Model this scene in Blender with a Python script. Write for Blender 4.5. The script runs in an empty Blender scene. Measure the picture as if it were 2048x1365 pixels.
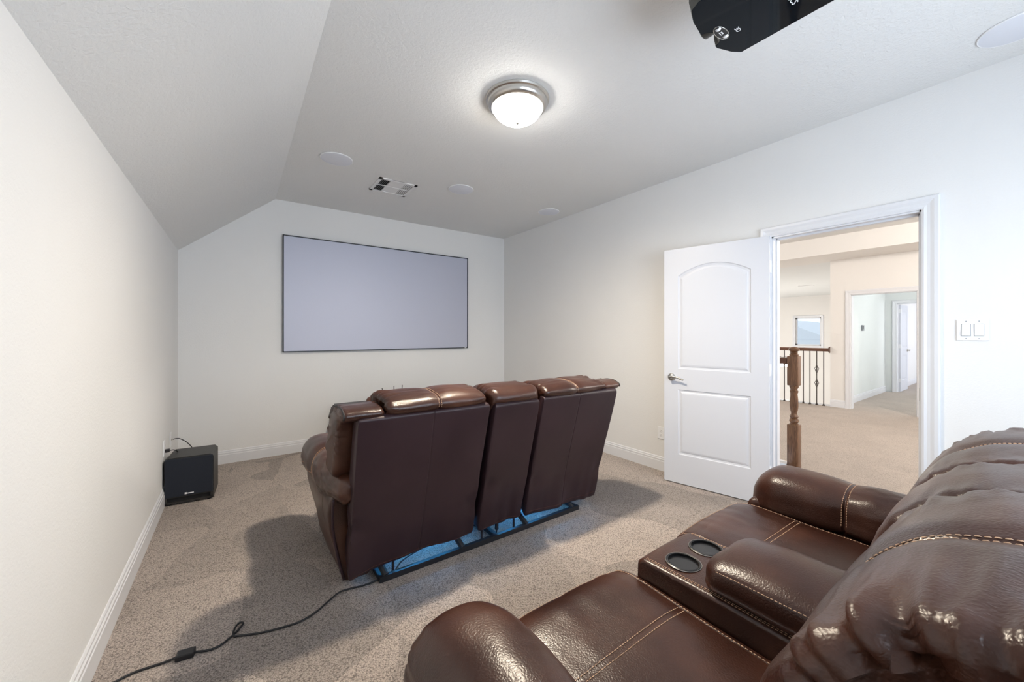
import bpy, bmesh, math, random
import numpy as np
from mathutils import Vector, Matrix, noise
random.seed(7); np.random.seed(7)
PI = math.pi
S = bpy.context.scene
C = S.collection

# ------------------------------------------------------------------ camera, world, light, exposure
F_PX, YAW, CAM_H = 767.75, 0.6209, 1.30
cam = bpy.data.cameras.new('camera'); cam.sensor_width = 36; cam.lens = F_PX / 2048 * 36
cam.shift_y = -14.0 / 2048; cam.clip_start = 0.02
co = bpy.data.objects.new('camera', cam); C.objects.link(co)
co.location = (0, 0, CAM_H); co.rotation_euler = (PI / 2, 0, -YAW)
S.camera = co
S.view_settings.view_transform = 'Standard'; S.view_settings.look = 'None'
S.view_settings.exposure = 0.12; S.view_settings.gamma = 1.0
S.view_settings.use_curve_mapping = False
w = bpy.data.worlds.new('sky'); S.world = w; w.use_nodes = True
bg = w.node_tree.nodes['Background']; bg.inputs[0].default_value = (0.74, 0.86, 1.0, 1); bg.inputs[1].default_value = 1.5

# room numbers (metres; +Y runs down the room to the screen, camera above the origin)
XL, XR, YF, YB = -0.459, 3.29, 4.81, -0.85
HC, HK, XS = 2.743, 2.096, 0.33            # ceiling, knee wall, x where the slope meets the ceiling
WT = 0.12                                  # wall thickness
DY0, DY1, DH = 0.43, 1.225, 2.04           # doorway in the right wall
XH = 8.65                                  # far wall of the landing
HH, HB, XB = 2.90, 2.61, 7.87              # landing ceiling, beam underside, beam face
XV, YV = 16.1, 8.5                         # far wall of the open foyer
WX0, WX1, WZ0, WZ1 = 0.35, 2.75, 0.75, 2.15  # window behind the camera

def light(name, kind, loc, energy, color, size=None, rot=None, size_y=None, portal=False):
    l = bpy.data.lights.new(name, kind); l.energy = energy; l.color = color
    if kind == 'AREA':
        l.shape = 'RECTANGLE'; l.size = size; l.size_y = size_y or size
        if portal: l.cycles.is_portal = True
    elif size is not None: l.shadow_soft_size = size
    o = bpy.data.objects.new(name, l); C.objects.link(o); o.location = loc
    if rot: o.rotation_euler = rot
    return o
# an area lamp outside the rear window stands in for most daylight; portals only guide the sampling
light('window_portal', 'AREA', ((WX0+WX1)/2, YB-WT-.02, (WZ0+WZ1)/2), 1, (1,1,1), WX1-WX0, (PI/2,0,0), WZ1-WZ0, True)
light('daylight_rear_window', 'AREA', ((WX0+WX1)/2, YB-WT-.05, (WZ0+WZ1)/2), 77, (.78,.88,1.0), WX1-WX0, (PI/2,0,0), WZ1-WZ0)
LAMP = (1.40, 1.90)

# ------------------------------------------------------------------ materials
def new_mat(name):
    m = bpy.data.materials.new(name); m.use_nodes = True
    nt = m.node_tree; b = nt.nodes['Principled BSDF']
    return m, nt, b
def node(nt, typ, **kw):
    n = nt.nodes.new(typ)
    for k, v in kw.items():
        if k.startswith('i_'): n.inputs[k[2:].replace('_', ' ')].default_value = v
        else: setattr(n, k, v)
    return n
def tex_noise(nt, scale, detail=4, rough=.5, vec=None, dist=0):
    n = node(nt, 'ShaderNodeTexNoise'); n.inputs['Scale'].default_value = scale
    n.inputs['Detail'].default_value = detail; n.inputs['Roughness'].default_value = rough
    n.inputs['Distortion'].default_value = dist
    if vec: nt.links.new(vec, n.inputs['Vector'])
    return n
def ramp(nt, src, stops):
    r = node(nt, 'ShaderNodeValToRGB'); e = r.color_ramp.elements
    e[0].position, e[0].color = stops[0][0], (*stops[0][1], 1)
    e[1].position, e[1].color = stops[-1][0], (*stops[-1][1], 1)
    for p, c in stops[1:-1]:
        x = e.new(p); x.color = (*c, 1)
    nt.links.new(src, r.inputs[0]); return r
def bump(nt, b, h, strength, dist, prev=None):
    n = node(nt, 'ShaderNodeBump'); n.inputs['Strength'].default_value = strength
    n.inputs['Distance'].default_value = dist
    nt.links.new(h, n.inputs['Height'])
    if prev: nt.links.new(prev.outputs[0], n.inputs['Normal'])
    nt.links.new(n.outputs[0], b.inputs['Normal']); return n
def obj_coord(nt):
    return node(nt, 'ShaderNodeTexCoord').outputs['Object']
def plain(name, col, rough=.5, metal=0, spec=.5, coat=0, bumpy=0, bscale=200):
    m, nt, b = new_mat(name)
    b.inputs['Base Color'].default_value = (*col, 1); b.inputs['Roughness'].default_value = rough
    b.inputs['Metallic'].default_value = metal; b.inputs['Specular IOR Level'].default_value = spec
    b.inputs['Coat Weight'].default_value = coat
    v = obj_coord(nt); n = tex_noise(nt, bscale, 3, .5, v)
    if bumpy: bump(nt, b, n.outputs[0], bumpy, .001)
    else:
        r = ramp(nt, n.outputs[0], [(.3, tuple(c*.97 for c in col)), (.7, tuple(min(1, c*1.03) for c in col))])
        nt.links.new(r.outputs[0], b.inputs['Base Color'])
    return m
def wall_paint(name, col, scale=90, strength=.25):
    m, nt, b = new_mat(name); v = obj_coord(nt)
    b.inputs['Roughness'].default_value = .75; b.inputs['Specular IOR Level'].default_value = .25
    a = tex_noise(nt, 1.3, 3, .5, v)
    r = ramp(nt, a.outputs[0], [(.3, tuple(c*.985 for c in col)), (.7, tuple(min(1, c*1.01) for c in col))])
    nt.links.new(r.outputs[0], b.inputs['Base Color'])
    n = tex_noise(nt, scale, 3, .55, v, .6)
    bump(nt, b, n.outputs[0], strength, .004); return m
def carpet(name, base, dark, light_, nap=True):
    m, nt, b = new_mat(name); v = obj_coord(nt)
    b.inputs['Roughness'].default_value = .95; b.inputs['Specular IOR Level'].default_value = .1
    b.inputs['Sheen Weight'].default_value = .25; b.inputs['Sheen Roughness'].default_value = .5
    vo = node(nt, 'ShaderNodeTexVoronoi'); vo.inputs['Scale'].default_value = 150; nt.links.new(v, vo.inputs['Vector'])
    n1 = tex_noise(nt, 210, 4, .7, v)
    mix = node(nt, 'ShaderNodeMath', operation='ADD'); nt.links.new(n1.outputs[0], mix.inputs[0])
    sc = node(nt, 'ShaderNodeMath', operation='MULTIPLY'); sc.inputs[1].default_value = -.35
    nt.links.new(vo.outputs['Distance'], sc.inputs[0]); nt.links.new(sc.outputs[0], mix.inputs[1])
    r = ramp(nt, mix.outputs[0], [(.16, dark), (.36, base), (.60, light_)])
    # nap brushed this way and that by the vacuum cleaner: wedge-shaped patches
    mp = node(nt, 'ShaderNodeMapping'); mp.inputs['Scale'].default_value = (1.5, .95, 1); mp.inputs['Rotation'].default_value = (0, 0, .5)
    nz = tex_noise(nt, 1.6, 2, .5, v)
    ad = node(nt, 'ShaderNodeMix', data_type='RGBA', blend_type='LINEAR_LIGHT'); ad.inputs[0].default_value = .16
    nt.links.new(v, ad.inputs[6]); nt.links.new(nz.outputs['Color'], ad.inputs[7]); nt.links.new(ad.outputs[2], mp.inputs['Vector'])
    v2 = node(nt, 'ShaderNodeTexVoronoi'); v2.inputs['Scale'].default_value = 1.7; nt.links.new(mp.outputs[0], v2.inputs['Vector'])
    sep = node(nt, 'ShaderNodeSeparateColor'); nt.links.new(v2.outputs['Color'], sep.inputs[0])
    r2 = ramp(nt, sep.outputs[0], [(.28, (.72, .72, .72)), (.5, (.93, .93, .93)), (.8, (1, 1, 1))])
    n3 = tex_noise(nt, 3.5, 4, .6, v); r3 = ramp(nt, n3.outputs[0], [(.3, (.9, .9, .9)), (.65, (1, 1, 1))])
    mu = node(nt, 'ShaderNodeMix', data_type='RGBA', blend_type='MULTIPLY'); mu.inputs[0].default_value = 1 if nap else .12
    nt.links.new(r.outputs[0], mu.inputs[6]); nt.links.new(r2.outputs[0], mu.inputs[7])
    m3 = node(nt, 'ShaderNodeMix', data_type='RGBA', blend_type='MULTIPLY'); m3.inputs[0].default_value = 1
    nt.links.new(mu.outputs[2], m3.inputs[6]); nt.links.new(r3.outputs[0], m3.inputs[7])
    nt.links.new(m3.outputs[2], b.inputs['Base Color'])
    bump(nt, b, mix.outputs[0], 1.0, .012); return m
def leather(name, c0, c1, c2, rough=.32, grain=260, gs=.35, mott=5.0, coat=.15, sp=.5):
    m, nt, b = new_mat(name); v = obj_coord(nt)
    b.inputs['Specular IOR Level'].default_value = sp
    n = tex_noise(nt, mott, 4, .5, v, 0)
    r = ramp(nt, n.outputs[0], [(.32, c0), (.5, c1), (.68, c2)])
    nt.links.new(r.outputs[0], b.inputs['Base Color'])
    b.inputs['Roughness'].default_value = rough
    b.inputs['Coat Weight'].default_value = coat; b.inputs['Coat Roughness'].default_value = .25
    rr = node(nt, 'ShaderNodeMapRange'); rr.inputs[3].default_value = rough - .06; rr.inputs[4].default_value = rough + .12
    nt.links.new(n.outputs[0], rr.inputs[0]); nt.links.new(rr.outputs[0], b.inputs['Roughness'])
    vo = node(nt, 'ShaderNodeTexVoronoi', feature='SMOOTH_F1'); vo.inputs['Scale'].default_value = grain
    nzv = tex_noise(nt, grain*.35, 2, .5, v)
    ad = node(nt, 'ShaderNodeMix', data_type='RGBA', blend_type='LINEAR_LIGHT'); ad.inputs[0].default_value = .004
    nt.links.new(v, ad.inputs[6]); nt.links.new(nzv.outputs['Color'], ad.inputs[7]); nt.links.new(ad.outputs[2], vo.inputs['Vector'])
    mr = node(nt, 'ShaderNodeMapRange'); mr.inputs[1].default_value = .0; mr.inputs[2].default_value = .7; mr.inputs[3].default_value = 1; mr.inputs[4].default_value = 0; nt.links.new(vo.outputs[0], mr.inputs[0])
    b1 = bump(nt, b, mr.outputs[0], gs, .0012)
    n2 = tex_noise(nt, 22, 3, .5, v)
    b2 = node(nt, 'ShaderNodeBump'); b2.inputs['Strength'].default_value = .12; b2.inputs['Distance'].default_value = .004
    nt.links.new(n2.outputs[0], b2.inputs['Height']); nt.links.new(b2.outputs[0], b1.inputs['Normal'])
    return m
def wood(name, c0, c1, scale=(30, 30, 3)):
    m, nt, b = new_mat(name); v = obj_coord(nt)
    mp = node(nt, 'ShaderNodeMapping'); mp.inputs['Scale'].default_value = scale; nt.links.new(v, mp.inputs['Vector'])
    n = tex_noise(nt, 2.5, 5, .6, mp.outputs[0], 1.5)
    r = ramp(nt, n.outputs[0], [(.35, c0), (.65, c1)]); nt.links.new(r.outputs[0], b.inputs['Base Color'])
    b.inputs['Roughness'].default_value = .35; bump(nt, b, n.outputs[0], .15, .002); return m
def glow(name, col, strength):
    m, nt, b = new_mat(name)
    b.inputs['Base Color'].default_value = (*col, 1); b.inputs['Emission Color'].default_value = (*col, 1)
    b.inputs['Emission Strength'].default_value = strength; return m

M = {}
M['wall'] = wall_paint('warm_white_wall_paint', (.785, .785, .78))
M['ceil'] = wall_paint('ceiling_paint', (.77, .775, .77), 60, .85)
M['hall'] = wall_paint('landing_wall_paint', (.79, .77, .745))
M['green'] = wall_paint('pale_green_wall_paint', (.72, .745, .735))
M['trim'] = plain('white_trim_paint', (.73, .74, .77), .35, bumpy=.03, bscale=40)
M['door'] = plain('white_door_paint', (.65, .67, .725), .38, bumpy=.04, bscale=60)
M['carpet'] = carpet('beige_cut_pile_carpet', (.66, .555, .485), (.20, .155, .13), (.92, .82, .75))
M['carpet_hall'] = carpet('landing_carpet', (.66, .565, .49), (.40, .32, .26), (.84, .76, .68), False)
M['leather'] = leather('brown_leather', (.028, .0098, .0058), (.042, .0145, .0085), (.068, .025, .0140), .29, 250, .30, 4.0, .0, .46)
M['vinyl'] = leather('purplish_brown_back_leather', (.025, .0125, .0155), (.030, .0150, .0185), (.036, .0185, .022), .38, 500, .08, 3.0, .0, .32)
M['thread'] = plain('tan_thread', (.55, .36, .24), .6)
M['darkthread'] = plain('rust_thread', (.18, .06, .035), .6)
M['piping'] = plain('black_piping', (.012, .01, .012), .5)
M['steel'] = plain('black_steel', (.012, .013, .017), .5)
M['nickel'] = plain('brushed_nickel', (.55, .53, .50), .28, 1)
M['nickel_dark'] = plain('satin_nickel', (.42, .40, .37), .30, 1)
M['white'] = plain('white_plastic', (.83, .84, .86), .4)
M['grille'] = plain('speaker_grille_white', (.74, .76, .82), .7, bumpy=.2, bscale=900)
M['vent'] = plain('vent_white_enamel', (.78, .78, .78), .4)
M['black'] = plain('black_recess_shade', (.006, .006, .007), .8)  # flat black standing in for the shade inside openings and slots
M['cable'] = plain('black_rubber', (.010, .010, .012), .45)
M['screen'] = plain('grey_screen_fabric', (.50, .52, .62), .55, metal=.35, spec=.3)
M['sframe'] = plain('black_screen_frame', (.012, .014, .022), .4)
M['sub'] = plain('black_ash_vinyl', (.022, .021, .020), .45, bumpy=.2, bscale=300)
M['subgrille'] = plain('black_speaker_cloth', (.010, .014, .024), .9, bumpy=.4, bscale=1500)
M['gloss'] = plain('glossy_black_plastic', (.003, .006, .009), .05, spec=.12)
M['matteblk'] = plain('dark_grey_plastic', (.05, .05, .045), .35)
M['print'] = plain('white_print', (.8, .8, .82), .5)
M['cup'] = plain('black_cup_plastic', (.006, .006, .007), .3)
M['oak'] = wood('stained_oak', (.085, .036, .016), (.20, .10, .05))
M['oakrail'] = wood('dark_stained_rail', (.075, .028, .014), (.13, .055, .028), (30, 3, 30))
M['iron'] = plain('wrought_iron', (.045, .035, .03), .5)
M['cabinet'] = wood('grey_brown_cabinet', (.10, .08, .065), (.16, .13, .11), (3, 30, 30))
M['blueled'] = glow('blue_led', (.06, .42, 1.0), 150)
M['bowl'] = glow('lit_frosted_glass', (1.0, .95, .87), 32)
M['shingle'] = plain('grey_roof_shingle', (.55, .57, .58), .9, bumpy=.5, bscale=30)
M['grey'] = plain('grey_plastic', (.30, .32, .34), .5)
mg, ntg, bg_ = new_mat('window_glass')
tr = node(ntg, 'ShaderNodeBsdfTransparent'); gl = node(ntg, 'ShaderNodeBsdfGlossy'); gl.inputs['Roughness'].default_value = .02
fr = node(ntg, 'ShaderNodeFresnel'); mx = node(ntg, 'ShaderNodeMixShader')
ntg.links.new(fr.outputs[0], mx.inputs[0]); ntg.links.new(tr.outputs[0], mx.inputs[1]); ntg.links.new(gl.outputs[0], mx.inputs[2])
ntg.links.new(mx.outputs[0], ntg.nodes['Material Output'].inputs['Surface']); M['glass'] = mg

# ------------------------------------------------------------------ helpers
def link(name, verts, faces, m, parent=None, smooth=True):
    me = bpy.data.meshes.new(name); me.from_pydata([tuple(v) for v in verts], [], faces); me.validate(); me.update()
    bm = bmesh.new(); bm.from_mesh(me); bmesh.ops.recalc_face_normals(bm, faces=bm.faces); bm.to_mesh(me); bm.free()
    if smooth: me.shade_smooth()
    me.materials.append(M[m]); o = bpy.data.objects.new(name, me); C.objects.link(o)
    if parent: o.parent = parent
    return o
def obj(name, bm, m, parent=None, smooth=False, auto=None):
    me = bpy.data.meshes.new(name); bmesh.ops.recalc_face_normals(bm, faces=bm.faces); bm.to_mesh(me); bm.free()
    if smooth: me.shade_smooth()
    if auto: me.set_sharp_from_angle(angle=math.radians(auto))
    me.materials.append(M[m]); o = bpy.data.objects.new(name, me); C.objects.link(o)
    if parent: o.parent = parent
    return o
def thing(name, label, cat, loc=(0, 0, 0), rz=0, group=None):
    o = bpy.data.objects.new(name, None); C.objects.link(o); o.location = loc; o.rotation_euler = (0, 0, rz)
    o.empty_display_size = .1
    return tag(o, label, cat, group)
def tag(o, label, cat, group=None):
    o['label'] = label; o['category'] = cat
    if group: o['group'] = group
    return o
def struct(o): o['kind'] = 'structure'; return o
def box(bm, x0, x1, y0, y1, z0, z1, bev=0, seg=2):
    r = bmesh.ops.create_cube(bm, size=1)
    vs = r['verts']
    for v in vs:
        v.co = Vector(((x0+x1)/2 + v.co.x*(x1-x0), (y0+y1)/2 + v.co.y*(y1-y0), (z0+z1)/2 + v.co.z*(z1-z0)))
    if bev:
        es = list({e for v in vs for e in v.link_edges})
        bmesh.ops.bevel(bm, geom=es, offset=bev, segments=seg, affect='EDGES', profile=.5)
    return bm
def B(*a, **k): return box(bmesh.new(), *a, **k)
def tube_pts(pts, r, n=8, close=False):
    """verts, faces of a tube of radius r (number or list) along pts"""
    pts = [Vector(p) for p in pts]; vs = []; fs = []; N = len(pts); up = Vector((0, 0, 1)); prev = None
    for i, p in enumerate(pts):
        d = (pts[min(i+1, N-1)] - pts[max(i-1, 0)]).normalized()
        if prev is None:
            a = d.cross(up)
            if a.length < .05: a = d.cross(Vector((1, 0, 0)))
        else: a = prev - d*prev.dot(d)
        a.normalize(); prev = a; b = d.cross(a); rr = r[i] if isinstance(r, (list, tuple)) else r
        for k in range(n):
            t = 2*PI*k/n; vs.append(p + (a*math.cos(t) + b*math.sin(t))*rr)
    for i in range(N-1):
        for k in range(n):
            fs.append((i*n+k, i*n+(k+1) % n, (i+1)*n+(k+1) % n, (i+1)*n+k))
    fs.append(tuple(range(n))[::-1]); fs.append(tuple((N-1)*n+k for k in range(n)))
    return vs, fs
def tube(bm, pts, r, n=8):
    vs, fs = tube_pts(pts, r, n); bv = [bm.verts.new(v) for v in vs]
    for f in fs:
        try: bm.faces.new([bv[i] for i in f])
        except ValueError: pass
    return bm
def lathe(bm, prof, n=32, c=(0, 0, 0), ax='z'):
    rows = []
    for r, z in prof:
        row = []
        for k in range(n):
            t = 2*PI*k/n; p = (r*math.cos(t), r*math.sin(t), z)
            if ax == 'x': p = (z, r*math.cos(t), r*math.sin(t))
            if ax == 'y': p = (r*math.cos(t), z, r*math.sin(t))
            row.append(bm.verts.new(Vector(p) + Vector(c)))
        rows.append(row)
    for a, b in zip(rows, rows[1:]):
        for k in range(n): bm.faces.new((a[k], a[(k+1) % n], b[(k+1) % n], b[k]))
    bm.faces.new(rows[0]); bm.faces.new(rows[-1]); return bm
def smooth_path(pts, n=8):
    P = [Vector(p) for p in pts]; out = []
    for i in range(len(P)-1):
        p0, p1, p2, p3 = P[max(i-1, 0)], P[i], P[i+1], P[min(i+2, len(P)-1)]
        for k in range(n):
            t = k/n
            out.append(.5*((2*p1) + (p2-p0)*t + (2*p0-5*p1+4*p2-p3)*t*t + (3*p1-p0-3*p2+p3)*t**3))
    out.append(P[-1]); return out
def sweep_rect(name, prof, y0, y1, z0, z1, place, m, parent=None, bottom=False):
    """a mitred frame round an opening; prof = (outward w, proud d); place maps (y, z, d) to a point"""
    cor = [(y0, z0, -1, -1 if bottom else 0), (y0, z1, -1, 1), (y1, z1, 1, 1), (y1, z0, 1, -1 if bottom else 0)]
    vs = []; n = len(prof)
    for (y, z, sy, sz) in cor:
        for (ww, d) in prof: vs.append(place(y + sy*ww, z + sz*ww, d))
    fs = []
    segs = [(0, 1), (1, 2), (2, 3)] + ([(3, 0)] if bottom else [])
    for a, b in segs:
        for k in range(n): fs.append((a*n+k, a*n+(k+1) % n, b*n+(k+1) % n, b*n+k))
    if not bottom: fs += [tuple(range(n)), tuple(3*n+k for k in range(n))]
    return link(name, vs, fs, m, parent, smooth=False)
CASE = [(-.006, 0), (-.006, .012), (.004, .016), (.016, .013), (.03, .015), (.046, .021), (.062, .022), (.068, .017), (.070, 0)]
def extrude_prof(name, prof, a, b, m, parent=None):
    """prof = (proud d, z); a, b = (x, y, nx, ny) ends with wall normal"""
    vs = []; n = len(prof)
    for (x, y, nx, ny) in (a, b):
        for d, z in prof: vs.append((x + nx*d, y + ny*d, z))
    fs = [(k, (k+1) % n, n+(k+1) % n, n+k) for k in range(n)] + [tuple(range(n)), tuple(n+k for k in range(n))]
    return link(name, vs, fs, m, parent, smooth=False)
BASE = [(0, 0), (.015, 0), (.015, .088), (.012, .092), (.013, .108), (.008, .114), (.008, .124), (.004, .130), (0, .131)]
def quad_wall(name, rects, m, axis, pos, thick):
    """wall of boxes: rects = (a0,a1,z0,z1); axis 'x' = plane x=pos, 'y' = plane y=pos"""
    bm = bmesh.new()
    for a0, a1, z0, z1 in rects:
        if axis == 'x': box(bm, min(pos, pos+thick), max(pos, pos+thick), a0, a1, z0, z1)
        else: box(bm, a0, a1, min(pos, pos+thick), max(pos, pos+thick), z0, z1)
    return struct(obj(name, bm, m))

# ------------------------------------------------------------------ room shell
struct(obj('floor', B(XL-WT, XR+WT, YB-WT, YF+WT, -.12, 0), 'carpet'))
TOPZ = HC + .10
# left knee wall, slope and flat ceiling
quad_wall('wall_left', [(YB-WT, YF+WT, 0, HK)], 'wall', 'x', XL, -WT)
sl = (HC-HK)/(XS-XL)
link('ceiling_slope', [(XL-WT, y, HK - sl*WT) for y in (YB-WT, YF+WT)] + [(XS, y, HC) for y in (YB-WT, YF+WT)]
     + [(XL-WT, y, HK - sl*WT+.12) for y in (YB-WT, YF+WT)] + [(XS, y, HC+.12) for y in (YB-WT, YF+WT)],
     [(0, 1, 3, 2), (4, 5, 7, 6), (0, 1, 5, 4), (2, 3, 7, 6), (0, 2, 6, 4), (1, 3, 7, 5)], 'ceil', smooth=False)['kind'] = 'structure'
struct(obj('ceiling', B(XS, XR+WT, YB-WT, YF+WT, HC, HC+.12), 'ceil'))
def gable(name, y0, y1, holes=None):
    if holes is None:
        pts = [(XL, 0), (XL, HK), (XS, HC), (XR, HC), (XR, 0)]
        vs = [(x, y0, z) for x, z in pts] + [(x, y1, z) for x, z in pts]; n = 5
        fs = [tuple(range(n)), tuple(n+k for k in range(n))] + [(k, (k+1) % n, n+(k+1) % n, n+k) for k in range(n)]
    else:
        vs = []; fs = []
        def pr(pts):
            n = len(pts); o = len(vs)
            vs.extend([(x, y0, z) for x, z in pts] + [(x, y1, z) for x, z in pts])
            fs.extend([tuple(o+k for k in range(n)), tuple(o+n+k for k in range(n))] + [(o+k, o+(k+1) % n, o+n+(k+1) % n, o+n+k) for k in range(n)])
        pr([(XL, 0), (XL, HK), (XS, HC), (WX0, HC), (WX0, 0)]) if WX0 > XS else pr([(XL, 0), (XL, HK), (WX0, HK+(WX0-XL)*sl), (WX0, 0)])
        pr([(WX0, 0), (WX0, WZ0), (WX1, WZ0), (WX1, 0)]); pr([(WX0, WZ1), (WX0, HC), (WX1, HC), (WX1, WZ1)])
        pr([(WX1, 0), (WX1, HC), (XR, HC), (XR, 0)])
    return struct(link(name, vs, fs, 'wall', smooth=False))
gable('wall_far', YF, YF+WT)
gable('wall_rear', YB-WT, YB, True)
quad_wall('wall_right', [(YB-WT, DY0, 0, HC), (DY1, YF+WT, 0, HC), (DY0, DY1, DH, HC)], 'wall', 'x', XR, WT)
struct(extrude_prof('baseboard_left', BASE, (XL, YB, 1, 0), (XL, YF, 1, 0), 'trim'))
struct(extrude_prof('baseboard_far', BASE, (XL, YF, 0, -1), (XR, YF, 0, -1), 'trim'))
struct(extrude_prof('baseboard_right', BASE, (XR, DY1+.065, -1, 0), (XR, YF, -1, 0), 'trim'))
struct(extrude_prof('baseboard_right_near', BASE, (XR, YB, -1, 0), (XR, DY0-.065, -1, 0), 'trim'))
struct(extrude_prof('baseboard_rear', BASE, (XL, YB, 0, 1), (XR, YB, 0, 1), 'trim'))
# rear window: frame with mullions in the opening (three sashes)
wr = thing('window_1', 'wide white framed window in the wall behind the seats', 'window', ((WX0+WX1)/2, YB, WZ0)); wr['kind'] = 'structure'
hw, hh = (WX1-WX0)/2, WZ1-WZ0
bm = bmesh.new()
for a in (-hw, hw-.05): box(bm, a, a+.05, -.10, -.04, 0, hh)
for a in (0, hh-.05): box(bm, -hw, hw, -.10, -.04, a, a+.05)
for k in (1, 2, 3): x = -hw + 2*hw*k/4; box(bm, x-.035, x+.035, -.10, -.04, 0, hh)
obj('window_frame', bm, 'trim', wr)
obj('window_sill', B(-hw-.05, hw+.05, -.06, .03, -.03, 0, bev=.004), 'trim', wr)

# ------------------------------------------------------------------ doorway and door
tr1 = thing('trim_1', 'white moulded casing round the open doorway', 'door casing', (XR, DY0, 0)); tr1['kind'] = 'structure'
def pl(y, z, d): return (-d, y - DY0, z)
sweep_rect('casing', CASE, DY0, DY1, 0, DH, pl, 'trim', tr1)
sweep_rect('casing', CASE, DY0, DY1, 0, DH, lambda y, z, d: (WT + d, y - DY0, z), 'trim', tr1)
bm = bmesh.new()
box(bm, 0, WT, -.001, .016, 0, DH); box(bm, 0, WT, DY1-DY0-.016, DY1-DY0+.001, 0, DH); box(bm, 0, WT, 0, DY1-DY0, DH-.016, DH+.001)
box(bm, .045, .08, .014, .026, 0, DH-.014); box(bm, .045, .08, DY1-DY0-.026, DY1-DY0-.014, 0, DH-.014); box(bm, .045, .08, .02, DY1-DY0-.02, DH-.028, DH-.014)
obj('jamb', bm, 'trim', tr1)
bm = B(.012, .040, .0155, .0185, .90, .98); obj('strike_plate', bm, 'nickel_dark', tr1)

def panel_door(name, label, width, loc, rz, flip=1, arch=True, height=2.03):
    """leaf in local x 0..width (0 = hinge), front face y = -flip*t"""
    T = .035; t = thing(name, label, 'door', loc, rz)
    vs = []; fs = []; faces_fill = []
    bm = bmesh.new()
    def loop(x0, x1, z0, z1, rise, d, y):
        pts = [(x0+d, z0+d), (x1-d, z0+d)]; N = 20
        r = rise
        for k in range(N+1):
            u = k/N; x = (x1-d) + ((x0+d)-(x1-d))*u; q = 2*u-1
            pts.append((x, z1 - d + r*(1-q*q)))
        return [bm.verts.new((x, y, z)) for x, z in pts]
    for side in (-1, 1):
        y = side*T/2; outer = [bm.verts.new(p) for p in ((0, y, 0), (width, y, 0), (width, y, height), (0, y, height))]
        edges = [bm.edges.new((outer[i], outer[(i+1) % 4])) for i in range(4)]
        for (z0, z1, rise) in ((.245, .815, 0), (.985, 1.80, .085 if arch else 0)):
            spec = [(0, 0), (.004, .0), (.010, .006), (.022, .008), (.030, .004), (.042, .0015)]
            loops = [loop(.115, width-.115, z0, z1, rise, d, y - side*dep) for d, dep in spec]
            n = len(loops[0])
            for i in range(n): edges.append(bm.edges.new((loops[0][i], loops[0][(i+1) % n])))
            for a, b in zip(loops, loops[1:]):
                for i in range(n): bm.faces.new((a[i], a[(i+1) % n], b[(i+1) % n], b[i]))
            bm.faces.new(loops[-1])
        bmesh.ops.triangle_fill(bm, use_beauty=True, edges=edges)
        if side == -1: o1 = outer
        else:
            for i in range(4): bm.faces.new((o1[i], o1[(i+1) % 4], outer[(i+1) % 4], outer[i]))
    slab = obj('door_leaf', bm, 'door', t)
    for side in (-1, 1):
        bm = bmesh.new()
        y = side*T/2
        prof = [(.001, y), (.033, y), (.033, y+side*.004), (.027, y+side*.012), (.014, y+side*.016), (.012, y+side*.03), (.014, y+side*.045), (.012, y+side*.052), (.001, y+side*.054)]
        lathe(bm, prof, 24, (width-.065, 0, .915), 'y')
        pts = smooth_path([(width-.065, y+side*.048, .915), (width-.095, y+side*.052, .922), (width-.13, y+side*.05, .918), (width-.165, y+side*.048, .905), (width-.18, y+side*.048, .903)], 5)
        tube(bm, pts, [.009]*6 + [.0075]*(len(pts)-7) + [.005], 10)
        obj('door_handle', bm, 'nickel', t, True, 40)
    for z in (.25, 1.02, 1.80):
        bm = bmesh.new(); tube(bm, [(-.004, -flip*(T/2+.004), z-.045), (-.004, -flip*(T/2+.004), z+.045)], .006, 10)
        box(bm, -.003, .001, -T/2, T/2, z-.044, z+.044); obj('hinge', bm, 'white', t)
    return t
dang = math.atan2(2.012-1.232, 3.105-3.268)
panel_door('door_1', 'white two panel door with arched top panel, swung open against the right wall', .785, (3.262, 1.222, .008), dang, 1)['kind'] = 'structure'

# ------------------------------------------------------------------ screen
SX0, SX1, SZ0, SZ1 = .395, 2.649, 1.103, 2.370
t = thing('projection_screen', 'wide grey projection screen with thin black frame on the far wall', 'screen', ((SX0+SX1)/2, YF-.003, SZ0))
hw_, hh_ = (SX1-SX0)/2, SZ1-SZ0
obj('screen_surface', B(-hw_+.008, hw_-.008, -.030, -.022, .008, hh_-.008), 'screen', t)
bm = bmesh.new()
box(bm, -hw_, -hw_+.011, -.036, 0, 0, hh_); box(bm, hw_-.011, hw_, -.036, 0, 0, hh_)
box(bm, -hw_, hw_, -.036, 0, 0, .011); box(bm, -hw_, hw_, -.036, 0, hh_-.011, hh_)
obj('screen_frame', bm, 'sframe', t)
obj('maker_badge', B(hw_-.055, hw_-.03, -.0375, -.0355, .002, .009), 'print', t)

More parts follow.
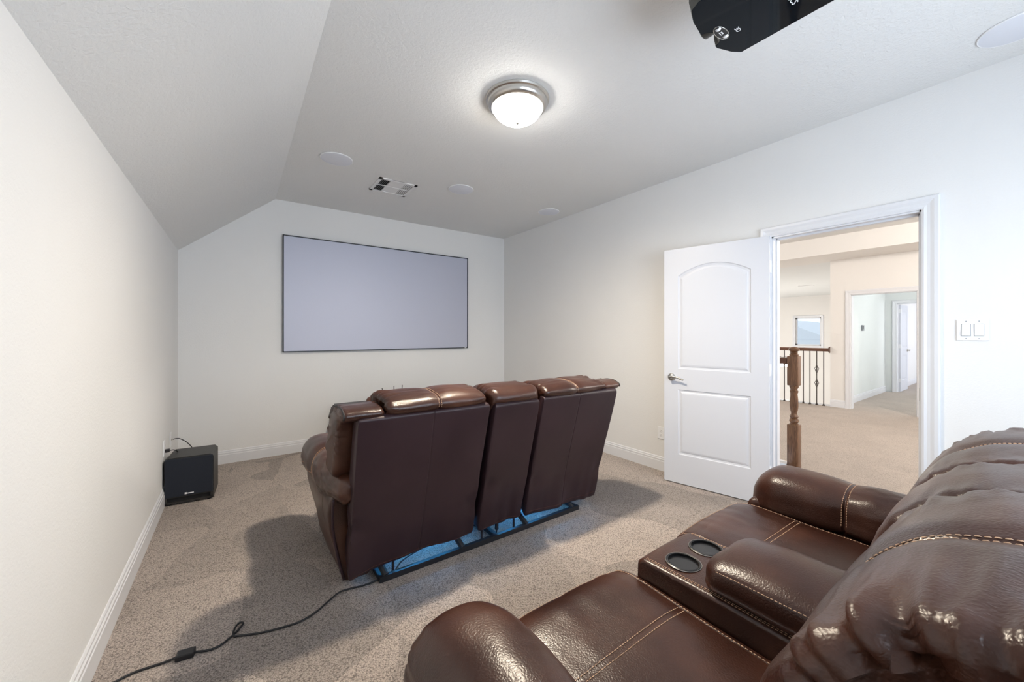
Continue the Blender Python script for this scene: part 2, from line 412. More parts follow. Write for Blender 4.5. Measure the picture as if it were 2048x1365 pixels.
# ------------------------------------------------------------------ ceiling fittings
t = thing('ceiling_light', 'lit flush dome light with brushed nickel rings on the ceiling', 'ceiling light', (*LAMP, HC))
bm = bmesh.new(); lathe(bm, [(.002, 0), (.192, 0), (.196, -.006), (.192, -.016), (.184, -.020), (.184, -.030), (.178, -.046), (.166, -.056), (.158, -.058), (.150, -.050), (.150, -.01)], 64)
obj('nickel_pan', bm, 'nickel', t, True, 40)
bm = bmesh.new(); prof = []
for k in range(14):
    a = PI/2*k/13; prof.append((max(.002, .150*math.cos(a)), -.052 - .092*math.sin(a)))
lathe(bm, [(.149, -.045)] + prof, 64); obj('glass_bowl', bm, 'bowl', t, True)
bm = bmesh.new(); lathe(bm, [(.002, -.140), (.010, -.142), (.011, -.147), (.006, -.153), (.002, -.155)], 16); obj('finial', bm, 'nickel', t, True)
lg = light('lamp_glow', 'SPOT', (LAMP[0], LAMP[1], HC-.165), 250, (1.0, .86, .67), .06)
lg.data.spot_size = math.radians(180); lg.data.spot_blend = 1.0
def ceil_speaker(x, y, label, r=.125):
    t = thing('ceiling_speaker', label, 'ceiling speaker', (x, y, HC), 0, 'round speakers in the ceiling')
    bm = bmesh.new(); lathe(bm, [(r-.008, 0), (r, -.001), (r, -.004), (r-.003, -.007), (r-.008, -.006)], 64); obj('rim', bm, 'white', t, True, 40)
    bm = bmesh.new(); lathe(bm, [(.002, -.001), (r-.004, -.001), (r-.004, -.0055), (r-.010, -.0072), (.002, -.0074)], 64); obj('grille', bm, 'grille', t, True, 40)
ceil_speaker(.664, 3.412, 'round white ceiling speaker nearest the sloped ceiling, left of the air vent')
ceil_speaker(1.81, 3.405, 'round white ceiling speaker just right of the air vent')
ceil_speaker(2.985, 3.43, 'small looking round white ceiling speaker by the far right corner of the room')
ceil_speaker(2.985, .085, 'large looking round white ceiling speaker at the upper right, beyond the projector')
# vent
t = thing('ceiling_vent', 'square white air vent with louvres in the ceiling above the screen', 'vent', (1.243, 3.747, HC))
bm = bmesh.new(); R = .18
for a in (-R, R-.028): box(bm, a, a+.028, -R, R, -.008, 0)
for a in (-R, R-.028): box(bm, -R, R, a, a+.028, -.008, 0)
box(bm, -R, R, -.008, .008, -.007, 0); box(bm, -.07, .07, -R, R, -.005, -.001)
obj('vent_frame', bm, 'vent', t)
obj('duct_shade', B(-R+.01, R-.01, -R+.01, R-.01, -.0012, -.0004), 'black', t)  # flat black sheet paints the shade of a duct, no hole is cut
for sx in (-1, 1):
    bm = bmesh.new()
    for k in range(6):
        x = sx*(.078 + .0155*k); o = len(bm.verts); box(bm, x-(.0062 if sx < 0 else .0040), x+(.0062 if sx < 0 else .0040), -R+.02, R-.02, -.0058, -.0048)
        bm.verts.ensure_lookup_table(); bmesh.ops.rotate(bm, verts=bm.verts[o:], cent=(x, 0, -.0053), matrix=Matrix.Rotation(-.9 if sx < 0 else .35, 3, 'Y'))
    obj('louvre', bm, 'vent', t)
# projector
PX0, PX1, PY0, PY1, PZ = 1.295, 1.700, .40, .735, 2.45
t = thing('projector', 'glossy black projector hanging from the ceiling', 'projector', ((PX0+PX1)/2, (PY0+PY1)/2, PZ))
hx, hy = (PX1-PX0)/2, (PY1-PY0)/2
nt_x = .005                                            # lens recess centre
out = [(-hx, -hy), (hx, -hy), (hx, hy), (hx-.05, hy+.022), (nt_x+.066, hy+.046)]
for k in range(9):
    a = PI*k/8; out.append((nt_x + .052*math.cos(a), hy+.046 - .034*math.sin(a)))
out += [(nt_x-.066, hy+.046), (-hx+.07, hy+.034), (-hx+.015, hy+.012), (-hx, hy-.02)]
def extr(bm, pts, z0, z1):
    a = [bm.verts.new((x, y, z0)) for x, y in pts]; b = [bm.verts.new((x, y, z1)) for x, y in pts]; n = len(pts)
    bm.faces.new(a); bm.faces.new(b)
    for i in range(n): bm.faces.new((a[i], a[(i+1) % n], b[(i+1) % n], b[i]))
    return bm
inn = [(x*(1-.24*max(0, (x-.08)/hx)) if x > 0 else x*.97, y - (.006 if y > 0 else -.012)) for x, y in out]
extr_top = extr(bmesh.new(), inn, 0, .004); obj('top_cover', extr_top, 'gloss', t)
bm = bmesh.new(); rows = [[bm.verts.new((x, y, zz)) for x, y in pts] for pts, zz in ((inn, .003), (out, .032), (out, .115))]
n = len(out); bm.faces.new(rows[0]); bm.faces.new(rows[2])
for a, b in zip(rows, rows[1:]):
    for i in range(n): bm.faces.new((a[i], a[(i+1) % n], b[(i+1) % n], b[i]))
obj('body', bm, 'matteblk', t)
bm = bmesh.new(); lathe(bm, [(.020, -.03), (.038, -.03), (.040, .0), (.040, .030), (.036, .034), (.034, .02), (.020, .012)], 36, (nt_x, hy+.030, .062), 'y'); obj('lens_barrel', bm, 'matteblk', t, True, 40)
bm = bmesh.new(); lathe(bm, [(.001, .018), (.012, .017), (.026, .010), (.033, .004)], 36, (nt_x, hy+.030, .062), 'y'); obj('lens', bm, 'gloss', t, True)
# focus / zoom opening behind the lens with two ribbed wheels
bm = bmesh.new(); tube(bm, [(nt_x-.045+.09*math.sin(a)/2*0 + .044*math.cos(a), hy-.040 + .020*math.sin(a), -.0005) for a in [2*PI*k/28 for k in range(29)]][0:0] or
                       [(nt_x + .044*math.cos(2*PI*k/28), hy-.008 + .019*math.sin(2*PI*k/28), -.0005) for k in range(29)], .0014, 6)
obj('control_rim', bm, 'nickel', t, True)
bm = bmesh.new(); lathe(bm, [(.001, -.0012), (1, -.0012), (1, .002), (.001, .002)], 28)
for v in bm.verts: v.co.x = nt_x + v.co.x*.043; v.co.y = hy-.008 + v.co.y*.018
obj('control_recess', bm, 'cup', t)
for sx in (-1, 1):
    bm = bmesh.new(); lathe(bm, [(.001, -.006), (.011, -.006), (.012, -.004), (.012, .004), (.011, .006), (.001, .006)], 20, (nt_x + sx*.028, hy-.010, .006), 'x'); obj('adjust_wheel', bm, 'white', t, True, 40)
bm = bmesh.new(); box(bm, nt_x-.01, nt_x+.01, hy-.0045, hy-.0025, -.0022, -.001); obj('printed_mark', bm, 'print', t); bm = bmesh.new(); box(bm, nt_x-.008, nt_x+.008, hy-.0085, hy-.013, -.0022, -.001); obj('printed_mark', bm, 'print', t)
def text_obj(name, s, size, m, parent, mat4):
    cu = bpy.data.curves.new(name, 'FONT'); cu.body = s; cu.size = size; cu.extrude = .0006; cu.align_x = 'CENTER'; cu.align_y = 'CENTER'
    o = bpy.data.objects.new(name, cu); C.objects.link(o); bpy.context.view_layer.update()
    me = bpy.data.meshes.new_from_object(o.evaluated_get(bpy.context.evaluated_depsgraph_get()))
    bpy.data.objects.remove(o); me.transform(mat4); me.materials.clear(); me.materials.append(M[m])
    o2 = bpy.data.objects.new(name, me); C.objects.link(o2)
    if parent: o2.parent = parent
    return o2
# lettering on the cover faces down, reads towards +X seen from below
down = Matrix.Rotation(PI, 4, 'X')
text_obj('lettering', 'ICS', .027, 'print', t, Matrix.Translation((.060, -.055, -.0008)) @ down)
text_obj('emblem', '3D', .022, 'print', t, Matrix.Translation((nt_x+.032, hy-.052, -.0008)) @ down)
obj('foot', B(-.15, -.13, -.10, -.08, -.004, 0, bev=.002), 'matteblk', t)
bm = bmesh.new(); tube(bm, [(0, -.03, .115), (0, -.03, HC-PZ-.012)], .018, 16); obj('mount_pole', bm, 'steel', t, True, 40)
obj('mount_plate', B(-.10, .10, -.13, .07, .115, .125), 'steel', t); obj('ceiling_plate', B(-.07, .07, -.10, .04, HC-PZ-.014, HC-PZ), 'steel', t)

# ------------------------------------------------------------------ wall plates
def plate(name, label, cat, loc, rz, gangs, kind, hgt=.117, group=None):
    """faces local -y"""
    t = thing(name, label, cat, loc, rz, group); W = .07 + .046*(gangs-1)
    obj('cover_plate', B(-W/2, W/2, -.006, 0, -hgt/2, hgt/2, bev=.0025), 'white', t)
    for g in range(gangs):
        x = (g - (gangs-1)/2)*.046
        if kind == 'rocker':
            bm = bmesh.new(); box(bm, x-.0175, x+.0175, -.0062, -.004, -.034, .034); obj('rocker_gap', bm, 'grey', t)
            bm = B(x-.0155, x+.0155, -.0105, -.004, -.032, .032, bev=.001)
            for v in bm.verts:
                if v.co.y < -.006: v.co.y -= (.0025 if g == 0 else -.001) * (v.co.z/.032) * (-1)
            obj('rocker', bm, 'white', t)
            for zz in (-.048, .048): obj('screw', lathe(bmesh.new(), [(.0005, -.0072), (.0025, -.007), (.003, -.006)], 10, (x, 0, zz), 'y'), 'grey', t, True)
        elif kind == 'outlet':
            for zz in (-.02, .02):
                bm = bmesh.new(); lathe(bm, [(.001, -.0075), (.015, -.0075), (.0165, -.006), (.0165, -.004)], 24, (x, 0, zz), 'y'); r = obj('receptacle', bm, 'white', t, True, 40)
                bm = bmesh.new(); box(bm, x-.0075, x-.0055, -.0082, -.007, zz-.002, zz+.007); box(bm, x+.0055, x+.0075, -.0082, -.007, zz-.002, zz+.006); box(bm, x-.002, x+.002, -.0082, -.007, zz-.010, zz-.006)
                obj('slots', bm, 'black', r)
        elif kind == 'coax':
            bm = bmesh.new(); lathe(bm, [(.001, -.018), (.0045, -.018), (.0045, -.010), (.0075, -.010), (.0075, -.004)], 12, (x, 0, 0), 'y'); obj('jack', bm, 'nickel', t, True, 40)
    return t
plate('light_switch', 'white double rocker light switch on the wall right of the doorway', 'light switch', (XR-.0005, .2435, 1.322), PI/2*-1, 2, 'rocker')
plate('wall_outlet', 'white wall outlet low beside the free edge of the open door', 'outlet', (XR-.0005, 2.152, .357), -PI/2, 1, 'outlet')
po = plate('wall_outlet', 'white wall outlet with black plug on the left wall by the subwoofer', 'outlet', (XL+.0005, 3.93, .427), PI/2, 1, 'outlet')
obj('plug', B(-.014, .014, -.036, -.007, -.034, -.010, bev=.003), 'cable', po)
plate('cable_plate', 'white wall plate with thin cable on the left wall behind the subwoofer', 'wall plate', (XL+.0005, 4.28, .415), PI/2, 1, 'coax')

# ------------------------------------------------------------------ subwoofer
t = thing('subwoofer', 'black box subwoofer on the carpet in the far left corner', 'subwoofer', (-.302, 3.845, 0), -.06)
cab = [(-.148, .012), (.148, .012), (.148, .335), (.128, .355), (-.128, .355), (-.148, .335)]
bm = bmesh.new()
f = [bm.verts.new((x, .018, z)) for x, z in cab]; b = [bm.verts.new((x, .31, z)) for x, z in cab]
bm.faces.new(f); bm.faces.new(b)
for i in range(6): bm.faces.new((f[i], f[(i+1) % 6], b[(i+1) % 6], b[i]))
obj('cabinet', bm, 'sub', t)
obj('front_grille', B(-.144, .144, 0, .020, .062, .348, bev=.004), 'subgrille', t)
bm = bmesh.new()
box(bm, -.148, .148, .0, .02, .012, .026); box(bm, -.148, -.130, .0, .02, .012, .064); box(bm, .130, .148, 0, .02, .012, .064); box(bm, -.148, .148, .004, .02, .056, .064)
obj('base_plinth', bm, 'sub', t)
obj('port_shade', B(-.13, .13, .017, .0185, .026, .056), 'black', t)  # black strip paints the shade inside the port
bm = bmesh.new()
box(bm, -.026, -.014, -.0012, .0002, .072, .086); box(bm, -.014, .028, -.0012, .0002, .075, .0815)
obj('badge', bm, 'print', t)
for sx in (-1, 1):
    for sy in (.03, .28):
        bm = bmesh.new(); lathe(bm, [(.001, 0), (.014, 0), (.016, .013), (.001, .013)], 12, (sx*.12, sy, 0)); obj('foot', bm, 'cable', t, True, 40)
def cord(name, label, cat, pts, r, m='cable', n=8, sm=8):
    vs, fs = tube_pts(smooth_path(pts, sm), r, n); o = link(name, vs, fs, m); tag(o, label, cat); return o
cord('signal_cable', 'thin black cable arching from the wall plate to the back of the subwoofer', 'cable',
     [(-.440, 4.28, .415), (-.42, 4.28, .418), (-.395, 4.27, .415), (-.35, 4.245, .385), (-.31, 4.215, .335), (-.29, 4.195, .27), (-.285, 4.162, .20)], .0035)
cord('power_cable', 'black power cable from the left wall plug down behind the subwoofer', 'cable',
     [(-.422, 3.93, .405), (-.40, 3.95, .40), (-.39, 4.05, .36), (-.36, 4.18, .25), (-.33, 4.20, .12), (-.31, 4.165, .07)], .0035)

# ------------------------------------------------------------------ media console with router (behind the front sofa)
t = thing('media_console', 'low media console under the screen, mostly hidden behind the sofa', 'media console', (1.66, 4.56, 0))
obj('top', B(-.76, .76, -.20, .20, .48, .502, bev=.003), 'sframe', t)
bm = bmesh.new(); box(bm, -.75, .75, -.19, .19, .07, .48); obj('carcass', bm, 'cabinet', t)
for k in range(3):
    x = -.745 + .4975*k; d = obj('drawer', B(x+.004, x+.491, -.205, -.19, .08, .47, bev=.002), 'cabinet', t)
    obj('handle', B(x+.20, x+.29, -.216, -.205, .40, .408), 'steel', d)
for sx in (-1, 1):
    for sy in (-.17, .17): obj('leg', B(sx*.70-.02, sx*.70+.02, sy-.015, sy+.015, 0, .07), 'cabinet', t)
t = thing('router', 'small black router with three thin antennas behind the sofa back', 'router', (1.50, 4.46, .502))
obj('case', B(-.12, .12, -.06, .06, 0, .032, bev=.006), 'matteblk', t)
for dx, lean, hgt in ((-.105, -.026, .168), (.01, 0, .182), (.098, .012, .186)):
    bm = bmesh.new(); tube(bm, [(dx, .05, .02), (dx, .055, .05), (dx+lean, .055, hgt)], [.0055, .0055, .0045], 8); obj('antenna', bm, 'matteblk', t, True, 40)

# ------------------------------------------------------------------ upholstery tools
def catmull_closed(pts, n):
    P = np.array(pts, float); N = len(P); out = []
    for i in range(N):
        p0, p1, p2, p3 = P[(i-1) % N], P[i], P[(i+1) % N], P[(i+2) % N]
        for k in range(24):
            t = k/24
            out.append(.5*((2*p1) + (p2-p0)*t + (2*p0-5*p1+4*p2-p3)*t*t + (3*p1-p0-3*p2+p3)*t**3))
    out = np.array(out); nx = np.roll(out, -1, 0); d = np.hypot(*(nx-out).T); cum = np.concatenate([[0], np.cumsum(d)])
    q = np.linspace(0, cum[-1], n, endpoint=False); oc = np.vstack([out, out[:1]])
    return np.stack([np.interp(q, cum, oc[:, 0]), np.interp(q, cum, oc[:, 1])], 1)
def polygon_closed(pts, n, rad=.01):
    """closed polygon with rounded corners resampled evenly"""
    P = [np.array(p, float) for p in pts]; N = len(P); out = []
    for i in range(N):
        p, a, b = P[i], P[i-1], P[(i+1) % N]
        da = (a-p); la = np.hypot(*da); db = (b-p); lb = np.hypot(*db); r = min(rad, la*.45, lb*.45)
        s, e = p + da/la*r, p + db/lb*r
        for k in range(7):
            t = k/6; out.append((1-t)**2*s + 2*t*(1-t)*p + t*t*e)
    out = np.array(out); nx = np.roll(out, -1, 0); d = np.hypot(*(nx-out).T); cum = np.concatenate([[0], np.cumsum(d)])
    q = np.linspace(0, cum[-1], n, endpoint=False); oc = np.vstack([out, out[:1]])
    return np.stack([np.interp(q, cum, oc[:, 0]), np.interp(q, cum, oc[:, 1])], 1)

class Pillow:
    """closed upholstered body lofted along an axis. prof(l) -> (n,2) closed profile; ends rounded by r0/r1"""
    def __init__(s, prof, l0, l1, amap, r0=.04, r1=.04, ns=60, nt=150, seams=(), disp=None, by_normal=False):
        Ls = set(np.linspace(l0, l1, ns))
        for k in range(9):
            for (e, r, sg) in ((l0, r0, 1), (l1, r1, -1)): Ls.add(e + sg*r*(1-math.cos(PI/2*k/8)))
        for x in seams:
            for k in range(-6, 7): Ls.add(x + k*.0022)
        Ls = np.array(sorted(x for x in Ls if l0 <= x <= l1))
        keep = [0]
        for i in range(1, len(Ls)):
            if Ls[i]-Ls[keep[-1]] > .0009: keep.append(i)
        Ls = Ls[keep]; Ls[-1] = l1
        s.L = Ls; s.nt = nt; P = np.zeros((len(Ls), nt, 3))
        for i, l in enumerate(Ls):
            p = prof(l) if callable(prof) else prof
            c = (p.max(0)+p.min(0))/2
            c = p.mean(0)
            ins = 0
            if l-l0 < r0: ins = r0 - math.sqrt(max(0, r0*r0 - (r0-(l-l0))**2))
            if l1-l < r1: ins = max(ins, r1 - math.sqrt(max(0, r1*r1 - (r1-(l1-l))**2)))
            if ins > 0:
              if by_normal:
                tg = np.roll(p, -3, 0)-np.roll(p, 3, 0); nn = np.stack([tg[:, 1], -tg[:, 0]], 1); nn /= np.maximum(np.linalg.norm(nn, axis=1, keepdims=True), 1e-9)
                ar = (p[:, 0]*np.roll(p[:, 1], -1) - np.roll(p[:, 0], -1)*p[:, 1]).sum()
                p = p - nn*ins*(1 if ar > 0 else -1)
              else:
                d = p-c; ln = np.maximum(np.hypot(d[:, 0], d[:, 1]), 1e-6)[:, None]
                p = c + d*np.maximum(.15, 1-ins/ln)
            for_xyz = amap(l, p[:, 0], p[:, 1])
            P[i] = np.stack([np.broadcast_to(q, (nt,)) for q in for_xyz], 1)
        s.P = P; s.N = s.normals(P)
        if disp is not None:
            D = disp(s, P); s.P = P + s.N*D[..., None]; s.N = s.normals(s.P)
    def normals(s, P):
        dt = np.roll(P, -1, 1)-np.roll(P, 1, 1); dl = np.gradient(P, axis=0)
        n = np.cross(dt, dl); ln = np.linalg.norm(n, axis=2, keepdims=True); n = n/np.maximum(ln, 1e-9)
        c = P.mean((0, 1)); 
        mid = len(P)//2
        if ((n[mid]*(P[mid]-P[mid].mean(0))).sum(1)).mean() < 0: n = -n
        return n
    def mesh(s, name, m, parent=None):
        ns, nt = len(s.L), s.nt; vs = s.P.reshape(-1, 3).tolist(); fs = []
        for i in range(ns-1):
            for j in range(nt): fs.append((i*nt+j, i*nt+(j+1) % nt, (i+1)*nt+(j+1) % nt, (i+1)*nt+j))
        for e in (0, ns-1): fs.append(tuple(e*nt+j for j in range(nt)))
        return link(name, vs, fs, m, parent)
    def at(s, l, t):
        i = np.searchsorted(s.L, l)-1; i = int(min(max(i, 0), len(s.L)-2)); a = (l-s.L[i])/(s.L[i+1]-s.L[i]); a = min(max(a, 0), 1)
        u = (t % 1)*s.nt; j = int(u) % s.nt; b = u-int(u); j2 = (j+1) % s.nt
        def q(A): return (A[i, j]*(1-b)+A[i, j2]*b)*(1-a) + (A[i+1, j]*(1-b)+A[i+1, j2]*b)*a
        n = q(s.N); return Vector(q(s.P)), Vector(n/max(np.linalg.norm(n), 1e-9))
    def tfind(s, l, pred):
        """profile parameter with the smallest pred(point)"""
        ts = np.arange(s.nt)/s.nt; v = [pred(s.at(l, t)[0]) for t in ts]; return ts[int(np.argmin(v))]

class Stitches:
    def __init__(s, length=.0070, gap=.0022, r=.0012): s.v = []; s.f = []; s.len, s.gap, s.r = length, gap, r
    def run(s, pil, path, nsub=160, lift=.0006):
        """path = list of (l, t)"""
        pts = []
        for (a, b) in zip(path, path[1:]):
            k = max(2, int(nsub/max(1, len(path)-1)))
            for i in range(k): pts.append(pil.at(a[0]+(b[0]-a[0])*i/k, a[1]+(b[1]-a[1])*i/k))
        pts.append(pil.at(*path[-1]))
        cum = [0]
        for p, q in zip(pts, pts[1:]): cum.append(cum[-1]+(q[0]-p[0]).length)
        xs = np.array(cum); P = np.array([p[0] for p in pts]); Nn = np.array([p[1] for p in pts])
        def g(A, d): return Vector([np.interp(d, xs, A[:, k]) for k in range(3)])
        d = 0
        while d + s.len < cum[-1]:
            a, b = g(P, d), g(P, d+s.len); n = g(Nn, d+s.len/2).normalized(); s.one(a + n*lift*.2, b + n*lift*.2, n, lift); d += s.len+s.gap
    def one(s, a, b, n, lift):
        d = (b-a); L = d.length
        if L < 1e-5: return
        d /= L; side = d.cross(n).normalized(); n = side.cross(d); o = len(s.v); r = s.r
        for (u, k) in ((0, .35), (.2, 1), (.8, 1), (1, .35)):
            c = a + d*L*u + n*(lift if 0 < u < 1 else 0)
            for q in range(6):
                th = 2*PI*q/6; s.v.append(c + (side*math.cos(th) + n*math.sin(th)*.8)*r*k)
        for i in range(3):
            for q in range(6): s.f.append((o+i*6+q, o+i*6+(q+1) % 6, o+(i+1)*6+(q+1) % 6, o+(i+1)*6+q))
        s.f.append(tuple(o+q for q in range(6))); s.f.append(tuple(o+18+q for q in range(6)))
    def build(s, parent, m='thread', name='stitching'):
        if s.v: return link(name, s.v, s.f, m, parent)

def vnoise(P, sc, seed=0., stretch=(1, 1, 1)):
    sh = P.shape[:-1]; out = np.empty(int(np.prod(sh))); Q = P.reshape(-1, 3)
    sx, sy, sz = (sc*stretch[0], sc*stretch[1], sc*stretch[2])
    for i, p in enumerate(Q): out[i] = noise.noise((p[0]*sx+seed, p[1]*sy+seed*1.7, p[2]*sz-seed))
    return out.reshape(sh)
def groove(L, x0, w=.0035, depth=.004): return -depth*np.exp(-((L-x0)/w)**2)
def puff(L, x0, w=.03, h=.004): return h*(1-np.exp(-((L-x0)/w)**2)) - h

# ------------------------------------------------------------------ theatre sofa (two seats and a console), local origin = rear rail, +y = forward
def make_sofa(label, loc):
    T = thing('theater_sofa', label, 'sofa', loc)
    xmap = lambda l, a, b: (l, a, b)            # lofted along x, profile (y, z)
    ymap = lambda l, a, b: (a, l, b)            # lofted along y, profile (x, z)
    # --- backrests
    backprof = catmull_closed([(-.190, .905), (-.220, .932), (-.212, .962), (-.17, .985), (-.10, .997), (-.02, 1.000), (.055, .985), (.12, .948),
                               (.166, .89), (.203, .81), (.225, .73), (.248, .65), (.252, .56), (.24, .47), (.16, .43), (.06, .50), (-.06, .72), (-.13, .84)], 190)
    wingprof = catmull_closed([(-.185, .90), (-.210, .920), (-.203, .942), (-.165, .956), (-.10, .962), (-.02, .956), (.05, .935), (.10, .89),
                               (.14, .82), (.165, .72), (.172, .64), (.14, .590), (.06, .580), (.005, .61), (-.03, .70), (-.065, .80), (-.11, .875)], 150)
    conprof = catmull_closed([(-.190, .895), (-.218, .918), (-.21, .950), (-.165, .976), (-.10, .990), (-.02, .992), (.05, .977), (.115, .935),
                              (.165, .875), (.20, .79), (.225, .70), (.23, .62), (.20, .55), (.12, .54), (.0, .64), (-.10, .79)], 170)
    def panel_prof(x):
        wv = .010*math.sin(x*9+1) + .006*math.sin(x*23); hz = float(np.interp(x, [-.9, -.65, -.48, -.18, .2, .45, .7, .9], [.076, .092, .104, .108, .098, .088, .072, .064])); tz = .928 - .014*(x+.9)/1.8
        pts = [(-.205, tz), (-.222, tz-.02), (-.150, .62), (-.078, .34), (-.028+wv, hz+.04), (-.018+wv, hz), (.002+wv, hz), (.055, .16), (.02, .34), (-.045, .62), (-.12, .88), (-.17, tz+.005)]
        return pts
    for sgn, (x0, x1, xs) in ((-1, (-.775, -.195, -.490)), (1, (.205, .785, .490))):
        seed = 3.1 if sgn < 0 else 9.4
        B_ = thing_part('backrest', T)
        def disp(s, P, x0=x0, x1=x1, xs=xs, seed=seed):
            L = s.L[:, None]*np.ones((1, s.nt)); y, zz = P[..., 1], P[..., 2]
            e = np.minimum(L-x0, x1-L)
            d = .008*(1-((L-(x0+x1)/2)/((x1-x0)/2))**2) * (zz > .55)
            d = d + groove(L, xs, .006, .005) + puff(L, xs, .035, .008)
            th = np.arctan2(zz-.86, y+.02)
            # gathers fan out from both end seams over the top and front
            g = vnoise(np.stack([e*1.0, th*1.25, np.zeros_like(e)+seed], -1), 6.0, seed)
            g2 = vnoise(np.stack([e*1.5, th*.9, np.zeros_like(e)+seed], -1), 13.0, seed+5)
            out_ = ((L-x0) < (x1-L)) if x0 < 0 else ((L-x0) > (x1-L))
            d = d + np.where(out_, .024, .010)*g*np.exp(-np.maximum(e, 0)/.105) + g2*.005*np.exp(-np.maximum(e, 0)/.09)
            d = d - .012*np.exp(-np.maximum(e, 0)/.012)
            big = vnoise(P, 5.0, seed, (1, 1, 1)); d = d + big*.006
            cr = vnoise(P, 14, seed, (.5, 1.6, 1.6)); d = d + cr*.0022
            # crease between head roll and lumbar pillow
            d = d - .008*np.exp(-(((zz-.725)/.02)**2))*(y > .1)
            return d
        bpf = backprof if sgn < 0 else np.stack([backprof[:, 0], backprof[:, 1] - .014*np.clip((backprof[:, 1]-.8)/.15, 0, 1)], 1)
        pb = Pillow(bpf, x0, x1, xmap, .045, .045, 110, 190, (xs,), disp)
        hb = pb.mesh('back_cushion', 'leather', B_)
        st = Stitches()
        t0 = pb.tfind(xs, lambda p: (p.y+.222)**2+(p.z-.925)**2); t1 = pb.tfind(xs, lambda p: (p.y-.25)**2+(p.z-.52)**2)
        for dx in (-.0075, .0075): st.run(pb, [(xs+dx, t0), (xs+dx, t0+(t1-t0)*.33), (xs+dx, t0+(t1-t0)*.66), (xs+dx, t1)], 400)
        st.build(hb)
        # outer wing (side bolster) with black piping
        wx0, wx1 = (-.960, -.764) if sgn < 0 else (.772, .950)
        def dispw(s, P, seed=seed, wx0=wx0, wx1=wx1):
            L = s.L[:, None]*np.ones((1, s.nt)); e = np.minimum(L-wx0, wx1-L); th = np.arctan2(P[..., 2]-.82, P[..., 1])
            g = vnoise(np.stack([e, th*.8, e*0+seed], -1), 7, seed+2)
            return g*.010*np.exp(-np.maximum(e, 0)/.05) + vnoise(P, 7, seed)*.005
        pw = Pillow(wingprof, wx0, wx1, xmap, .028, .028, 40, 150, (), dispw, True)
        wg = pw.mesh('side_bolster', 'leather', B_)
        lx = (wx0+.012) if sgn < 0 else (wx1-.012)
        pts = [pw.at(lx, t)[0] + pw.at(lx, t)[1]*.002 for t in np.linspace(pw.tfind(lx, lambda p: (p.y+.2)**2+(p.z-.92)**2), pw.tfind(lx, lambda p: (p.y-.16)**2+(p.z-.6)**2), 50)]
        vs, fs = tube_pts(pts, .0048, 6); link('piping', vs, fs, 'piping', B_)
        # rear panel
        a0, a1 = (-.892, -.190) if sgn < 0 else (.205, .890)
        def dispp(s, P, seed=seed, xs=xs, a0=a0, a1=a1):
            L = s.L[:, None]*np.ones((1, s.nt)); zz = P[..., 2]; rear = (P[..., 1] < -.225*(zz-.09)/.8+.005)
            low = np.clip((.45-zz)/.4, 0, 1)
            d = vnoise(P, 3.2, seed, (1, 1, .7))*.008 + vnoise(P, 8, seed+3, (1.6, 1, .35))*.012*low*(1.0 if seed > 5 else .35)
            d = d + groove(L, xs*1.06, .003, .003)
            d = d - .008*np.exp(-((zz-.925)/.012)**2)*(P[..., 1] < -.15)
            for (cx, cz, rr) in ((a0+.02, .34, .05), (a1-.03, .30, .06)):
                d = d - .010*np.exp(-(((L-cx)/rr)**2+((zz-cz)/rr)**2))
            return d
        pp = Pillow(lambda l: polygon_closed(panel_prof(l), 200, .012), a0, a1, xmap, .014, .014, 70, 200, (xs*1.06,), dispp)
        bp = pp.mesh('back_panel', 'vinyl', B_)
        th_ = pp.tfind(xs, lambda p: (p.y+.035)**2+(p.z-.112)**2)
        st = Stitches(.006, .002, .0007); st.run(pp, [(a0+.02, th_), ((a0+a1)/2, th_), (a1-.02, th_)], 300)
        st.build(bp, 'darkthread', 'hem_stitching')
    # console back
    B_ = thing_part('backrest', T)
    cx0, cx1 = -.160, .175
    def dispc(s, P):
        L = s.L[:, None]*np.ones((1, s.nt)); e = np.minimum(L-cx0, cx1-L); th = np.arctan2(P[..., 2]-.84, P[..., 1]+.02)
        g = vnoise(np.stack([e*1.5, th*.9, e*0+4.], -1), 6.5, 5.5)
        return .008*(1-((L-.0075)/.17)**2) + g*.016*np.exp(-np.maximum(e, 0)/.06) + vnoise(P, 6, 2.2)*.005
    pc = Pillow(conprof, cx0, cx1, xmap, .045, .045, 60, 170, (), dispc); pc.mesh('back_cushion', 'leather', B_)
    def dispcp(s, P):
        zz = P[..., 2]; low = np.clip((.45-zz)/.4, 0, 1)
        return vnoise(P, 4, 7.7)*.006 + vnoise(P, 9, 1.3, (1.6, 1, .35))*.012*low - .010*np.exp(-((zz-.91)/.016)**2)*(P[..., 1] < -.15) - .010*np.exp(-(((s.L[:, None]+.13)/.04)**2+((zz-.40)/.05)**2))
    pp = Pillow(lambda l: polygon_closed(panel_prof(l), 200, .012), -.150, .172, xmap, .014, .014, 40, 200, (), dispcp)
    bp = pp.mesh('back_panel', 'vinyl', B_)
    th_ = pp.tfind(0, lambda p: (p.y+.035)**2+(p.z-.112)**2); st = Stitches(.006, .002, .0007)
    st.run(pp, [(-.13, th_), (.15, th_)], 150); st.build(bp, 'darkthread', 'hem_stitching')
